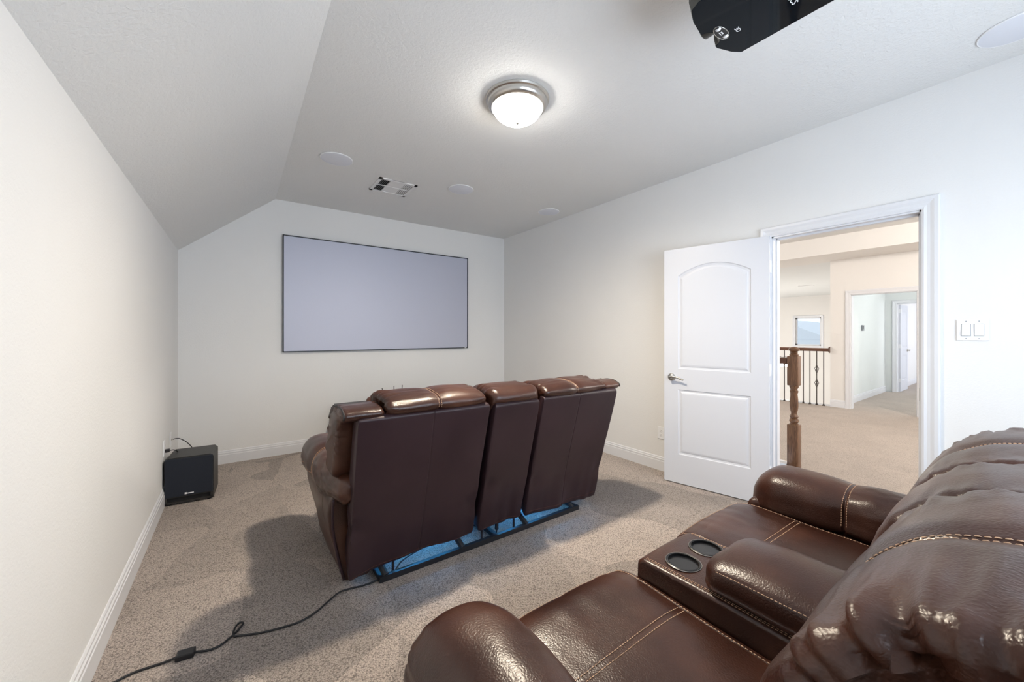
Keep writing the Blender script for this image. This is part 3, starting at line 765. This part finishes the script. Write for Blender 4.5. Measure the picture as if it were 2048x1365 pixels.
    # --- arms
    for sgn in (-1, 1):
        A = thing_part('armrest', T); seed = 1.7 if sgn < 0 else 6.3
        base = np.array([(-.745, .46), (-.732, .53), (-.745, .595), (-.79, .634), (-.85, .648), (-.92, .642), (-.985, .618), (-1.028, .57), (-1.036, .50), (-1.010, .445), (-.975, .405), (-.93, .395), (-.85, .42)])
        def aprof(l):
            p = base.copy(); c = np.array([-.885, .52])
            if sgn < 0: p[:, 0] += .040*np.clip((-.90-p[:, 0])/.13, 0, 1)
            f = 1.0 + .035*math.exp(-((l-.66)/.12)**2)
            k = min(1, max(0, (.32-l)/.40)); k = k*k*(3-2*k); f *= 1-.48*k
            dz = .012*k - .010*max(0, (l-.62)/.2)**2 - .040*max(0, min(1, (l-.72)/.16))**2
            p = c + (p-c)*f; p[:, 1] += dz
            p[:, 0] *= -sgn if False else 1
            p = catmull_closed(p, 150)
            if sgn > 0: p = p*np.array([-1, 1])
            return p
        def dispa(s, P, seed=seed, sgn=sgn):
            L = s.L[:, None]*np.ones((1, s.nt)); zz = P[..., 2]; ax = np.abs(P[..., 0])
            th = np.arctan2(zz-.50, ax-.885)
            d = groove(L, .455, .006, .006) + puff(L, .455, .05, .010)
            fold = vnoise(np.stack([L*1.0, th*.25, L*0+seed], -1), 22, seed)
            d = d + fold*.0045*np.exp(-((L-.20)/.24)**2)*(th > -.5)
            d = d + vnoise(P, 6, seed, (1, 1, 1))*.006 + vnoise(P, 13, seed+4)*.002
            fr = np.exp(-((s.L[-1]-L)/.09)); g = vnoise(np.stack([L*.3, th*.9, L*0+seed], -1), 9, seed+8)
            side = np.exp(-((th-.2)/.8)**2)
            d = d + g*.016*fr*side
            d = d - .010*np.exp(-((th+.10)/.05)**2)*np.clip((L-.55)/.2, 0, 1)
            return d
        pa = Pillow(aprof, -.075, .89 if sgn < 0 else .838, ymap, .05, .10 if sgn < 0 else .13, 120, 150, (.455,), dispa)
        pad = pa.mesh('arm_pad', 'leather', A)
        st = Stitches(.0078, .0024, .0014)
        tin = pa.tfind(.455, lambda p: (abs(p.x)-.735)**2+(p.z-.50)**2); tout = pa.tfind(.455, lambda p: (abs(p.x)-1.02)**2+(p.z-.44)**2)
        ta, tb = sorted((tin, tout))
        mid = pa.at(.455, (ta+tb)/2)[0]
        if mid.z < .5: ta, tb = tb, ta+1
        for dl in (-.0085, .0085): st.run(pa, [(.455+dl, ta), (.455+dl, (ta+tb)/2), (.455+dl, tb)], 220)
        st.build(pad); st = Stitches(.0078, .0024, .0014)
        ts = pa.tfind(.70, lambda p: abs(math.atan2(p.z-.50, abs(p.x)-.885)+.10))
        st.run(pa, [(.46, ts-.004), (.60, ts-.002), (.70, ts), (.79, ts), (.835, ts)], 200)
        st.build(pad, name='side_stitching')
        side = np.array([(-.76, .035), (-.76, .50), (-.93, .50), (-.965, .46), (-.972, .40), (-.955, .30), (-.925, .18), (-.900, .035)])
        def sprof(l):
            p = side.copy(); k = max(0, min(1, (l-.70)/.14)); p[:, 0] += .03*k*k
            p = polygon_closed(p, 90, .03)
            if sgn > 0: p = p*np.array([-1, 1])
            return p
        def disps(s, P, seed=seed):
            L = s.L[:, None]*np.ones((1, s.nt)); zz = P[..., 2]
            return vnoise(P, 4, seed+1)*.006 + groove(L, .22, .003, .002)
        ps = Pillow(sprof, .045, .83, ymap, .018, .04, 50, 90, (.22,), disps)
        ps.mesh('side_panel', 'leather', A)
        ptz = [(sgn*x, y, z) for x, y, z in ((-.898, .040, .06), (-.925, .040, .18), (-.950, .030, .32), (-.958, .000, .42), (-.962, -.035, .50))]
        vs, fs = tube_pts(smooth_path(ptz, 6), .0065, 8); link('edge_welt', vs, fs, 'vinyl', A)
    # --- seats
    sprof_ = polygon_closed([(.14, .36), (.16, .445), (.30, .460), (.60, .474), (.80, .478), (.865, .458), (.885, .400), (.872, .28), (.862, .09), (.80, .09), (.40, .26)], 170, .045)
    for sgn in (-1, 1):
        x0, x1 = (-.742, -.172) if sgn < 0 else (.138, .755)
        seed = 12.3 if sgn < 0 else 17.7; xa, xb = x0+.072, x1-(.045 if sgn < 0 else .052)
        def disp(s, P, x0=x0, x1=x1, xa=xa, xb=xb, seed=seed):
            L = s.L[:, None]*np.ones((1, s.nt)); y, zz = P[..., 1], P[..., 2]; top = (zz > .40)*1.0
            c = (x0+x1)/2; hw = (x1-x0)/2
            d = .018*(1-((L-c)/hw)**4)*top - .006
            for xg in (xa, xb): d = d + groove(L, xg, .0045, .0035) 
            edge = np.clip((xa-L)/.07, 0, 1)+np.clip((L-xb)/.07, 0, 1); d = d - .016*edge**1.5*top
            inn = (L > xa)*(L < xb)
            d = d - .005*np.exp(-((y-.600)/.005)**2)*top*inn
            d = d + vnoise(P, 5, seed)*.007*top
            r = vnoise(P, 16, seed, (1.2, .5, .5)); d = d + r*.0028*np.clip((y-.5)/.3, 0, 1)
            return d
        pz = Pillow(sprof_, x0, x1, xmap, .03, .03, 90, 170*2 if False else 170, (xa, xb), disp)
        so = pz.mesh('seat_cushion', 'leather', T); st = Stitches(.0078, .0024, .0014)
        for xg, dl in ((xa, -.0045), (xb, .0045)):
            t0 = pz.tfind(xg, lambda p: (p.y-.25)**2+(p.z-.47)**2); t1 = pz.tfind(xg, lambda p: (p.y-.874)**2+(p.z-.36)**2)
            if abs(t1-t0) > .5: t1 += 1 if t1 < t0 else -1
            st.run(pz, [(xg+dl, t0+(t1-t0)*k/8) for k in range(9)], 400)
        st.build(so); st = Stitches(.0078, .0024, .0014)
        for dy in (-.0095, .0095):
            path = []
            for k in range(13):
                x = xa + (xb-xa)*k/12; u = pz.tfind(x, lambda p: (p.y-.600-dy)**2 + (0 if p.z > .4 else 9)); 
                # refine
                a, b = u-1/pz.nt, u+1/pz.nt
                for _ in range(12):
                    m_ = (a+b)/2
                    sa, sm_ = pz.at(x, a)[0].y-.600-dy, pz.at(x, m_)[0].y-.600-dy
                    if sa*sm_ <= 0: b = m_
                    else: a = m_
                path.append((x, (a+b)/2))
            st.run(pz, path, 200)
        st.build(so, name='cross_stitching'); st = Stitches(.0078, .0024, .0014)
        tf = pz.tfind((x0+x1)/2, lambda p: (p.y-.85)**2+(p.z-.455)**2)
        st.run(pz, [(xa, tf), ((xa+xb)/2, tf), (xb, tf)], 200)
        st.build(so, name='front_stitching')
    # --- console between the seats
    K = thing_part('console', T)
    kp = polygon_closed([(.12, .12), (.12, .532), (.50, .536), (.765, .534), (.786, .520), (.788, .47), (.780, .10)], 240, .012)
    def dispk(s, P):
        L = s.L[:, None]*np.ones((1, s.nt)); return vnoise(P, 6, 2.9)*.003 + .003*(1-((L+.028)/.16)**2)
    pk = Pillow(kp, -.187, .132, xmap, .014, .014, 60, 240, (), dispk)
    body = pk.mesh('console_body', 'leather', K)
    cups = [(-.096, .668), (.048, .668)]
    cm = bmesh.new()
    for x, y in cups: lathe(cm, [(.001, .40), (.047, .40), (.047, .62), (.001, .62)], 40, (x, y, 0))
    cut = obj('cutter', cm, 'cup', None); cut.parent = T
    md = body.modifiers.new('holes', 'BOOLEAN'); md.object = cut; md.operation = 'DIFFERENCE'; md.solver = 'EXACT'
    bpy.context.view_layer.update()
    me = bpy.data.meshes.new_from_object(body.evaluated_get(bpy.context.evaluated_depsgraph_get()))
    body.modifiers.clear(); old = body.data; body.data = me; bpy.data.meshes.remove(old)
    me.materials.clear(); me.materials.append(M['leather'])
    bpy.data.objects.remove(cut)
    for x, y in cups:
        cb = bmesh.new(); lathe(cb, [(.046, .530), (.048, .541), (.052, .5425), (.0555, .541), (.057, .5375), (.056, .534)], 48, (x, y, 0)); 
        r = obj('cup_holder', cb, 'cup', K, True, 40)
        cb = bmesh.new(); pr = [(.0462, .540), (.0455, .46), (.045, .445), (.001, .443)]
        rows = []
        for rr, zz in pr: rows.append([cb.verts.new((x+rr*math.cos(2*PI*k/40), y+rr*math.sin(2*PI*k/40), zz)) for k in range(40)])
        for a, b in zip(rows, rows[1:]):
            for k in range(40): cb.faces.new((a[k], a[(k+1) % 40], b[(k+1) % 40], b[k]))
        obj('cup_well', cb, 'cup', r, True)
        cb = bmesh.new(); vs, fs = tube_pts([(x+.0555*math.cos(2*PI*k/48), y+.0555*math.sin(2*PI*k/48), .5400) for k in range(49)], .0014, 6)
        link('cup_rim', vs, fs, 'nickel_dark', r)
    st = Stitches(.0075, .0024, .0012)
    for xx in (-.173, -.166, .118, .111):
        t0 = pk.tfind(xx, lambda p: (p.y-.20)**2+(p.z-.535)**2); t1 = pk.tfind(xx, lambda p: (p.y-.765)**2+(p.z-.535)**2)
        if abs(t1-t0) > .5: t1 += 1 if t1 < t0 else -1
        st.run(pk, [(xx, t0+(t1-t0)*k/4) for k in range(5)], 300)
    st.build(body)
    lidp0 = [(-.142, .545), (-.150, .565), (-.150, .592), (-.138, .618), (-.09, .640), (0, .650), (.09, .642), (.138, .620), (.150, .592), (.150, .565), (.142, .545), (0, .540)]
    def lprof(l): 
        k = max(0, (l-.42)/.14); p = np.array(lidp0, float); p[:, 0] -= .028; p[:, 1] = .54 + (p[:, 1]-.54)*(1-.16*k*k); return catmull_closed(p, 130)
    def displ(s, P):
        return vnoise(P, 7, 8.8)*.005
    pl_ = Pillow(lprof, .10, .572, ymap, .03, .055, 60, 130, (), displ)
    lid = pl_.mesh('console_lid', 'leather', K); st = Stitches(.0078, .0024, .0014)
    for sx in (-1, 1):
        u = pl_.tfind(.4, lambda p: (p.x+.028-sx*.146)**2+(p.z-.606)**2); st.run(pl_, [(.12, u), (.3, u), (.45, u), (.535, u)], 200)
    st.build(lid)
    # black board added to block led light in the gaps between the backs
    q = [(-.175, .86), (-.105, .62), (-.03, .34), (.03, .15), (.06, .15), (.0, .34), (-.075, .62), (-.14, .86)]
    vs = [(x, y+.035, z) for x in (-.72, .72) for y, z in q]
    link('gap_blocker', vs, [(i, (i+1) % 8, 8+(i+1) % 8, 8+i) for i in range(8)] + [tuple(range(8)), tuple(range(8, 16))], 'piping', T, False)
    # --- steel base
    R_ = thing_part('steel_base', T)
    bm = bmesh.new(); box(bm, -.735, .715, -.012, .012, .004, .034); box(bm, -.735, .715, .60, .63, .004, .034)
    for x in (-.72, .0, .70): box(bm, x-.014, x+.014, .012, .60, .006, .03)
    obj('floor_rail', bm, 'steel', R_)
    for x in (-.70, -.245, .235, .66):
        bm = bmesh.new(); tube(bm, [(x, -.002, .03), (x-.015, .05, .07), (x-.025, .13, .13), (x-.025, .18, .16)], [.017, .017, .017, .017], 8); obj('link_arm', bm, 'steel', R_, True, 40)
    for x in (-.655, -.10, .145):
        bm = bmesh.new(); tube(bm, [(x, .02, .02), (x, .02, .16)], .0075, 8); obj('upright', bm, 'steel', R_, True, 40)
    bm = B(.008, .026, .02, .04, .045, .10, bev=.003); tube(bm, [(.017, .03, .02), (.017, .03, .15)], .004, 8); obj('plug_connector', bm, 'cable', R_)
    bm = bmesh.new()
    vs, fs = tube_pts(smooth_path([(-.66, .0, .02), (-.60, .04, .05), (-.50, .07, .06), (-.42, .08, .07), (-.33, .09, .11), (-.24, .10, .15)], 6), .004, 6); link('wiring', vs, fs, 'cable', R_)
    vs, fs = tube_pts(smooth_path([(-.20, .09, .13), (-.14, .07, .10), (-.06, .06, .085), (.0, .06, .11), (.02, .06, .15)], 6), .0035, 6); link('wiring', vs, fs, 'cable', R_)
    obj('led_strip', B(-.60, .60, .34, .352, .20, .206), 'blueled', R_)
    return T
def thing_part(name, parent):
    o = bpy.data.objects.new(name, None); C.objects.link(o); o.parent = parent; o.empty_display_size = .05; return o
def children(o): return list(o.children)
def copy_tree(o, parent=None):
    c = o.copy(); C.objects.link(c); c.parent = parent
    for ch in list(o.children): copy_tree(ch, c)
    return c
ROW1, ROW2 = (1.335, 2.030, 0), (1.305, .040, 0)
sofa = make_sofa('brown leather two seat recliner sofa seen from behind, facing the screen', ROW1)
sofa['group'] = 'leather theater sofas'
s2 = copy_tree(sofa); s2.location = ROW2
for bkr, dz in zip([c for c in s2.children if c.name.startswith('backrest')], (.036, .006, .012)): bkr.location = (0, -.030 if dz > .02 else 0, dz)
s2['label'] = 'brown leather recliner sofa in the foreground with console and two cup holders showing'

# ------------------------------------------------------------------ power cord on the carpet
pc_ = thing('extension_cable', 'long black power cord looped across the carpet with an inline adapter', 'cord', (-.17, 2.02, 0))
def rel(pts): return [(x+.17, y-2.02, z) for x, y, z in pts]
z0 = .006
run1 = [(-.459+.02, 2.00, z0), (-.376, 2.017, z0), (-.319, 2.033, z0), (-.232, 2.026, z0), (-.195, 2.022, .012)]
run2 = [(-.145, 2.014, .012), (-.10, 2.00, z0), (-.059, 2.001, z0), (-.02, 2.033, z0), (.004, 2.062, z0), (.020, 2.088, .010), (.010, 2.098, .012), (-.004, 2.085, .012), (-.013, 2.055, .012), (-.012, 2.03, z0), (.010, 2.017, z0), (.079, 1.985, z0), (.15, 1.967, z0), (.229, 1.959, z0), (.30, 1.985, z0), (.36, 2.03, z0), (.418, 2.067, z0), (.47, 2.063, z0), (.53, 2.05, z0), (.60, 2.045, .012), (.655, 2.055, .02)]
for rn in (run1, run2):
    vs, fs = tube_pts(smooth_path(rel(rn), 8), .0042, 8); link('cable', vs, fs, 'cable', pc_)
bm = B(-.030, .030, -.020, .020, 0, .022, bev=.004); bmesh.ops.rotate(bm, verts=bm.verts, cent=(0, 0, 0), matrix=Matrix.Rotation(-.16, 3, 'Z')); obj('adapter', bm, 'cable', pc_)

# ------------------------------------------------------------------ landing beyond the doorway
bm = bmesh.new()
box(bm, XR+WT, XH, -2.2, 1.50, -.12, 0); box(bm, 4.33, XH, 1.50, YV, -.12, 0); box(bm, XH, 15.0, -2.2, 2.25, -.12, 0)
struct(obj('floor_landing', bm, 'carpet_hall'))
struct(obj('floor_foyer', B(XR+WT, XV, 1.50, YV, -2.92, -2.8), 'hall'))
struct(obj('ceiling_landing', B(XR+WT, XB, -2.2, YV, HH, HH+.12), 'ceil'))
struct(obj('ceiling_beam', B(XB, XH+WT, -2.2, YV, HB, HH+.12), 'hall'))
struct(obj('ceiling_foyer', B(XH+WT, XV, 2.28, YV, HB+.01, HB+.13), 'ceil'))
CY0, CY1, CHh = 1.19, 2.0, 1.985      # cased opening
quad_wall('wall_landing', [(-2.2, CY0, 0, HB), (CY1, 2.28, -2.8, HB), (CY0, CY1, CHh, HB)], 'hall', 'x', XH, WT)
struct(obj('wall_foyer_return', B(XH+WT, XV, 2.28-WT, 2.28, -2.8, HB), 'hall'))
struct(obj('wall_landing_near', B(XR+WT, XH, -2.32, -2.2, 0, HH), 'hall'))
struct(obj('wall_foyer_left', B(XR+WT, XV+.12, YV, YV+.12, -2.8, HH), 'hall'))
struct(obj('wall_landing_room_side', B(XR+WT, XR+WT+.01, YF+WT, YV, -2.8, HH), 'hall'))
VY0, VY1, VZ0, VZ1 = 4.49, 5.24, .893, 1.877
quad_wall('wall_foyer_far', [(2.16, VY0, -2.8, HB+.13), (VY1, YV, -2.8, HB+.13), (VY0, VY1, -2.8, VZ0), (VY0, VY1, VZ1, HB+.13)], 'hall', 'x', XV, .16)
wv_ = thing('window_2', 'small white framed window on the far foyer wall', 'window', (XV, (VY0+VY1)/2, VZ0)); wv_['kind'] = 'structure'
h2, v2 = (VY1-VY0)/2, VZ1-VZ0
bm = bmesh.new()
for a in (-h2, h2-.05): box(bm, .06, .12, a, a+.05, 0, v2)
for a in (0, v2-.05): box(bm, .06, .12, -h2, h2, a, a+.05)
obj('window_frame', bm, 'trim', wv_)
sweep_rect('window_casing', CASE, -h2, h2, 0, v2, lambda y, z, d: (-d, y, z), 'trim', wv_, True)
obj('window_pane', B(.088, .092, -h2+.05, h2-.05, .05, v2-.05), 'glass', wv_)
# neighbouring roof seen through that window
bm = bmesh.new()
q = [(20.2, 7.2, 1.95), (20.2, 4.9, .9), (20.2, 4.9, -1), (20.2, 9.5, -1), (20.2, 9.5, .8)]
a = [bm.verts.new(p) for p in q]; b = [bm.verts.new((p[0]+5, p[1], p[2])) for p in q]; bm.faces.new(a); bm.faces.new(b)
for i in range(5): bm.faces.new((a[i], a[(i+1) % 5], b[(i+1) % 5], b[i]))
tag(obj('neighbor_roof', bm, 'shingle'), 'grey sloping roof outside the small far window', 'roof')
# casing of the opening and baseboards
tr2 = thing('trim_2', 'white casing round the second opening across the landing', 'door casing', (XH, CY0, 0)); tr2['kind'] = 'structure'
sweep_rect('casing', CASE, 0, CY1-CY0, 0, CHh, lambda y, z, d: (-d, y, z), 'trim', tr2)
bm = bmesh.new(); box(bm, 0, WT, -.001, .014, 0, CHh); box(bm, 0, WT, CY1-CY0-.014, CY1-CY0+.001, 0, CHh); box(bm, 0, WT, 0, CY1-CY0, CHh-.014, CHh+.001); obj('jamb', bm, 'trim', tr2)
struct(extrude_prof('baseboard_landing', BASE, (XH, CY1+.066, -1, 0), (XH, 2.28, -1, 0), 'trim'))
# hallway behind the opening
VX = 11.95
struct(obj('wall_hallway_left', B(XH+WT, VX, 2.15, 2.16, 0, HB), 'green'))
struct(extrude_prof('baseboard_hallway', BASE, (XH+WT, 2.15, 0, -1), (VX, 2.15, 0, -1), 'trim'))
EY0, EY1 = 1.215, 1.975
quad_wall('wall_hallway_far', [(-1, EY0, 0, 2.6), (EY1, 2.15, 0, 2.6), (EY0, EY1, 1.98, 2.6)], 'green', 'x', VX, WT)
struct(obj('ceiling_hallway', B(XH+WT, 15.2, -1, 2.16, 2.6, 2.7), 'ceil'))
struct(obj('wall_hallway_right', B(XH+WT, VX, -1.1, -1.0, 0, 2.6), 'green'))
tr3 = thing('trim_3', 'white casing round the farthest doorway', 'door casing', (VX, EY0, 0)); tr3['kind'] = 'structure'
sweep_rect('casing', CASE, 0, EY1-EY0, 0, 1.98, lambda y, z, d: (-d, y, z), 'trim', tr3)
bm = bmesh.new(); box(bm, 0, WT, -.001, .014, 0, 1.98); box(bm, 0, WT, EY1-EY0-.014, EY1-EY0+.001, 0, 1.98); box(bm, 0, WT, 0, EY1-EY0, 1.966, 1.981); obj('jamb', bm, 'trim', tr3)
d2 = panel_door('door_2', 'white panel door standing open in the farthest room', .74, (VX+WT+.012, EY1-.03, .008), 0, 1, False, 1.95); d2['kind'] = 'structure'
struct(obj('wall_far_room_left', B(VX+WT, 15.2, 2.06, 2.16, 0, 2.6), 'wall'))
struct(extrude_prof('baseboard_far_room', BASE, (VX+WT, 2.06, 0, -1), (15.2, 2.06, 0, -1), 'trim'))
struct(obj('wall_far_room_end', B(15.2, 15.3, -1, 2.16, 0, 2.6), 'wall'))
t = thing('thermostat', 'small grey thermostat on the pale green hallway wall', 'thermostat', (10.05, 2.15, 1.42))
obj('body', B(-.06, .06, -.025, 0, -.055, .055, bev=.004), 'grey', t); obj('display', B(-.045, .015, -.0265, -.025, -.02, .04), 'matteblk', t)
plate('wall_outlet', 'white wall outlet low on the pale green hallway wall', 'outlet', (10.75, 2.1495, .36), 0, 1, 'outlet')
# added unseen ceiling lights and fill panels that brighten landing, hallway and foyer
def added_flush_light(x, y, z, label, e, col):
    t = thing('ceiling_light', label, 'ceiling light', (x, y, z))
    bm = bmesh.new(); lathe(bm, [(.002, 0), (.17, 0), (.17, -.02), (.15, -.045)], 40); obj('nickel_pan', bm, 'nickel', t, True, 40)
    bm = bmesh.new(); lathe(bm, [(.145, -.04), (.13, -.08), (.09, -.105), (.04, -.12), (.002, -.122)], 40); obj('glass_bowl', bm, 'bowl', t, True)
    light('added_glow', 'POINT', (x, y, z-.22), e, col, .12)
added_flush_light(6.0, -.9, HH, 'added flush ceiling light, out of view, brightening the landing', 215, (1, .93, .86))
added_flush_light(6.0, 5.6, HH, 'added flush ceiling light, out of view, brightening the stairs', 160, (1, .93, .86))
added_flush_light(10.4, .3, 2.6, 'added flush ceiling light, out of view, brightening the hallway', 42, (.95, .98, 1))
light('hallway_fill', 'AREA', (9.9, -.94, 1.4), 24, (.88, .95, 1), 1.2, (PI/2, 0, 0), 1.3)  # added lamp panel, no window here, to brighten the hallway
light('far_room_fill', 'AREA', (14.0, -.9, 1.4), 40, (1, .95, .98), 1.4, (PI/2, 0, 0), 1.3)  # added lamp panel out of view that lifts the farthest room
light('foyer_fill', 'AREA', (12.0, YV-.05, .2), 170, (1, .96, .91), 3.0, (PI/2, 0, PI), 3.0)  # added lamp panel on the unseen side wall, fills the foyer

# ------------------------------------------------------------------ stair guard with newel
def iron_baluster(bm, x, y, z0, z1, baskets, r=.0065, twist=True):
    H = z1-z0
    tube(bm, [(x, y, z0), (x, y, z1)], r, 6)
    box(bm, x-.017, x+.017, y-.017, y+.017, z0, z0+.012); box(bm, x-.012, x+.012, y-.012, y+.012, z0+.012, z0+.03)
    for bz in baskets:
        for k in range(4):
            pts = []
            for i in range(11):
                u = i/10; a = 2*PI*k/4 + u*PI; rr = .004 + .026*math.sin(PI*u)
                pts.append((x+rr*math.cos(a), y+rr*math.sin(a), z0+bz-.06+.12*u))
            tube(bm, pts, .0042, 5)
        for e in (-.066, .066): tube(bm, [(x, y, z0+bz+e-.01), (x, y, z0+bz+e), (x, y, z0+bz+e+.01)], [.009, .012, .009], 8)
    return bm
NX, NY = 4.40, 1.44
ng = thing('stair_railing', 'near oak stair railing with turned newel post and iron balusters', 'railing', (NX, NY, 0))
bm = bmesh.new(); s_ = .045
box(bm, -s_, s_, -s_, s_, 0, .42, bev=.004); box(bm, -s_, s_, -s_, s_, .80, 1.085, bev=.006)
lathe(bm, [(.036, .415), (.036, .43), (.030, .435), (.040, .455), (.036, .475), (.028, .48), (.038, .50), (.026, .52), (.024, .535), (.031, .56), (.036, .60), (.034, .66), (.028, .72), (.034, .735), (.034, .75), (.027, .755), (.027, .765), (.038, .785), (.038, .805)], 28)
lathe(bm, [(.036, 1.08), (.038, 1.10), (.026, 1.105), (.032, 1.118), (.022, 1.122), (.026, 1.128), (.044, 1.142), (.046, 1.155), (.038, 1.166), (.02, 1.174), (.002, 1.176)], 28)
obj('newel_post', bm, 'oak', ng, True, 35)
bm = B(-.032, .032, .045, 3.5, 1.005, 1.065, bev=.012, seg=3); obj('hand_rail', bm, 'oakrail', ng)
obj('floor_curb', B(-.06, .05, .046, 3.5, 0, .035), 'trim', ng)
for k in range(26):
    bm = iron_baluster(bmesh.new(), 0, .155+.128*k, .035, 1.008, (.355, .685) if k % 3 == 0 else ((.52,) if k % 3 == 1 else ()))
    obj('baluster', bm, 'iron', ng)
fg = thing('landing_railing', 'far dark wood railing with iron balusters across the landing', 'railing', (XH-.02, 2.28, 0))
obj('hand_rail', B(-.03, .03, 0.012, 5.5, .985, 1.045, bev=.012, seg=3), 'oakrail', fg)
bm = bmesh.new(); lathe(bm, [(.001, .0), (.055, .0), (.058, .008), (.045, .016), (.001, .016)], 24, (0, 0, 1.015), 'y'); obj('rosette', bm, 'oakrail', fg, True, 40)
obj('floor_curb', B(0.02, .16, 0, 5.5, -.12, .012), 'trim', fg)
for k in range(40):
    bm = iron_baluster(bmesh.new(), 0, .09+.102*k, 0, .99, (.40, .66) if k % 4 == 1 else (), .0085)
    obj('baluster', bm, 'iron', fg)
# hanging lamp in the foyer
t = thing('pendant_lamp', 'lit pendant lamp hanging on a long chain in the foyer', 'pendant lamp', (12.62, 4.575, HB+.01))
bm = bmesh.new(); lathe(bm, [(.001, 0), (.07, 0), (.065, -.02), (.02, -.045), (.001, -.045)], 20); obj('canopy', bm, 'nickel_dark', t, True, 40)
bm = bmesh.new(); tube(bm, [(0, 0, -.04), (0, 0, -1.95)], .012, 6); obj('chain', bm, 'iron', t, True)
bm = bmesh.new()
for k in range(5):
    a = 2*PI*k/5; c_, s__ = math.cos(a), math.sin(a)
    tube(bm, smooth_path([(0, 0, -1.85), (.12*c_, .12*s__, -1.98), (.26*c_, .26*s__, -1.98), (.30*c_, .30*s__, -2.08)], 5), .01, 6)
obj('arms', bm, 'iron', t, True)
for k in range(5):
    a = 2*PI*k/5; bm = bmesh.new(); lathe(bm, [(.03, -2.08), (.055, -2.12), (.075, -2.19), (.08, -2.23), (.001, -2.22)], 20, (.30*math.cos(a), .30*math.sin(a), 0)); obj('glass_shade', bm, 'bowl', t, True)
t = thing('ceiling_vent', 'small flat vent on the foyer ceiling seen through the doorway', 'vent', (12.6, 3.85, HB+.01))
obj('vent_frame', B(-.08, .08, -.16, .16, -.01, 0), 'vent', t)
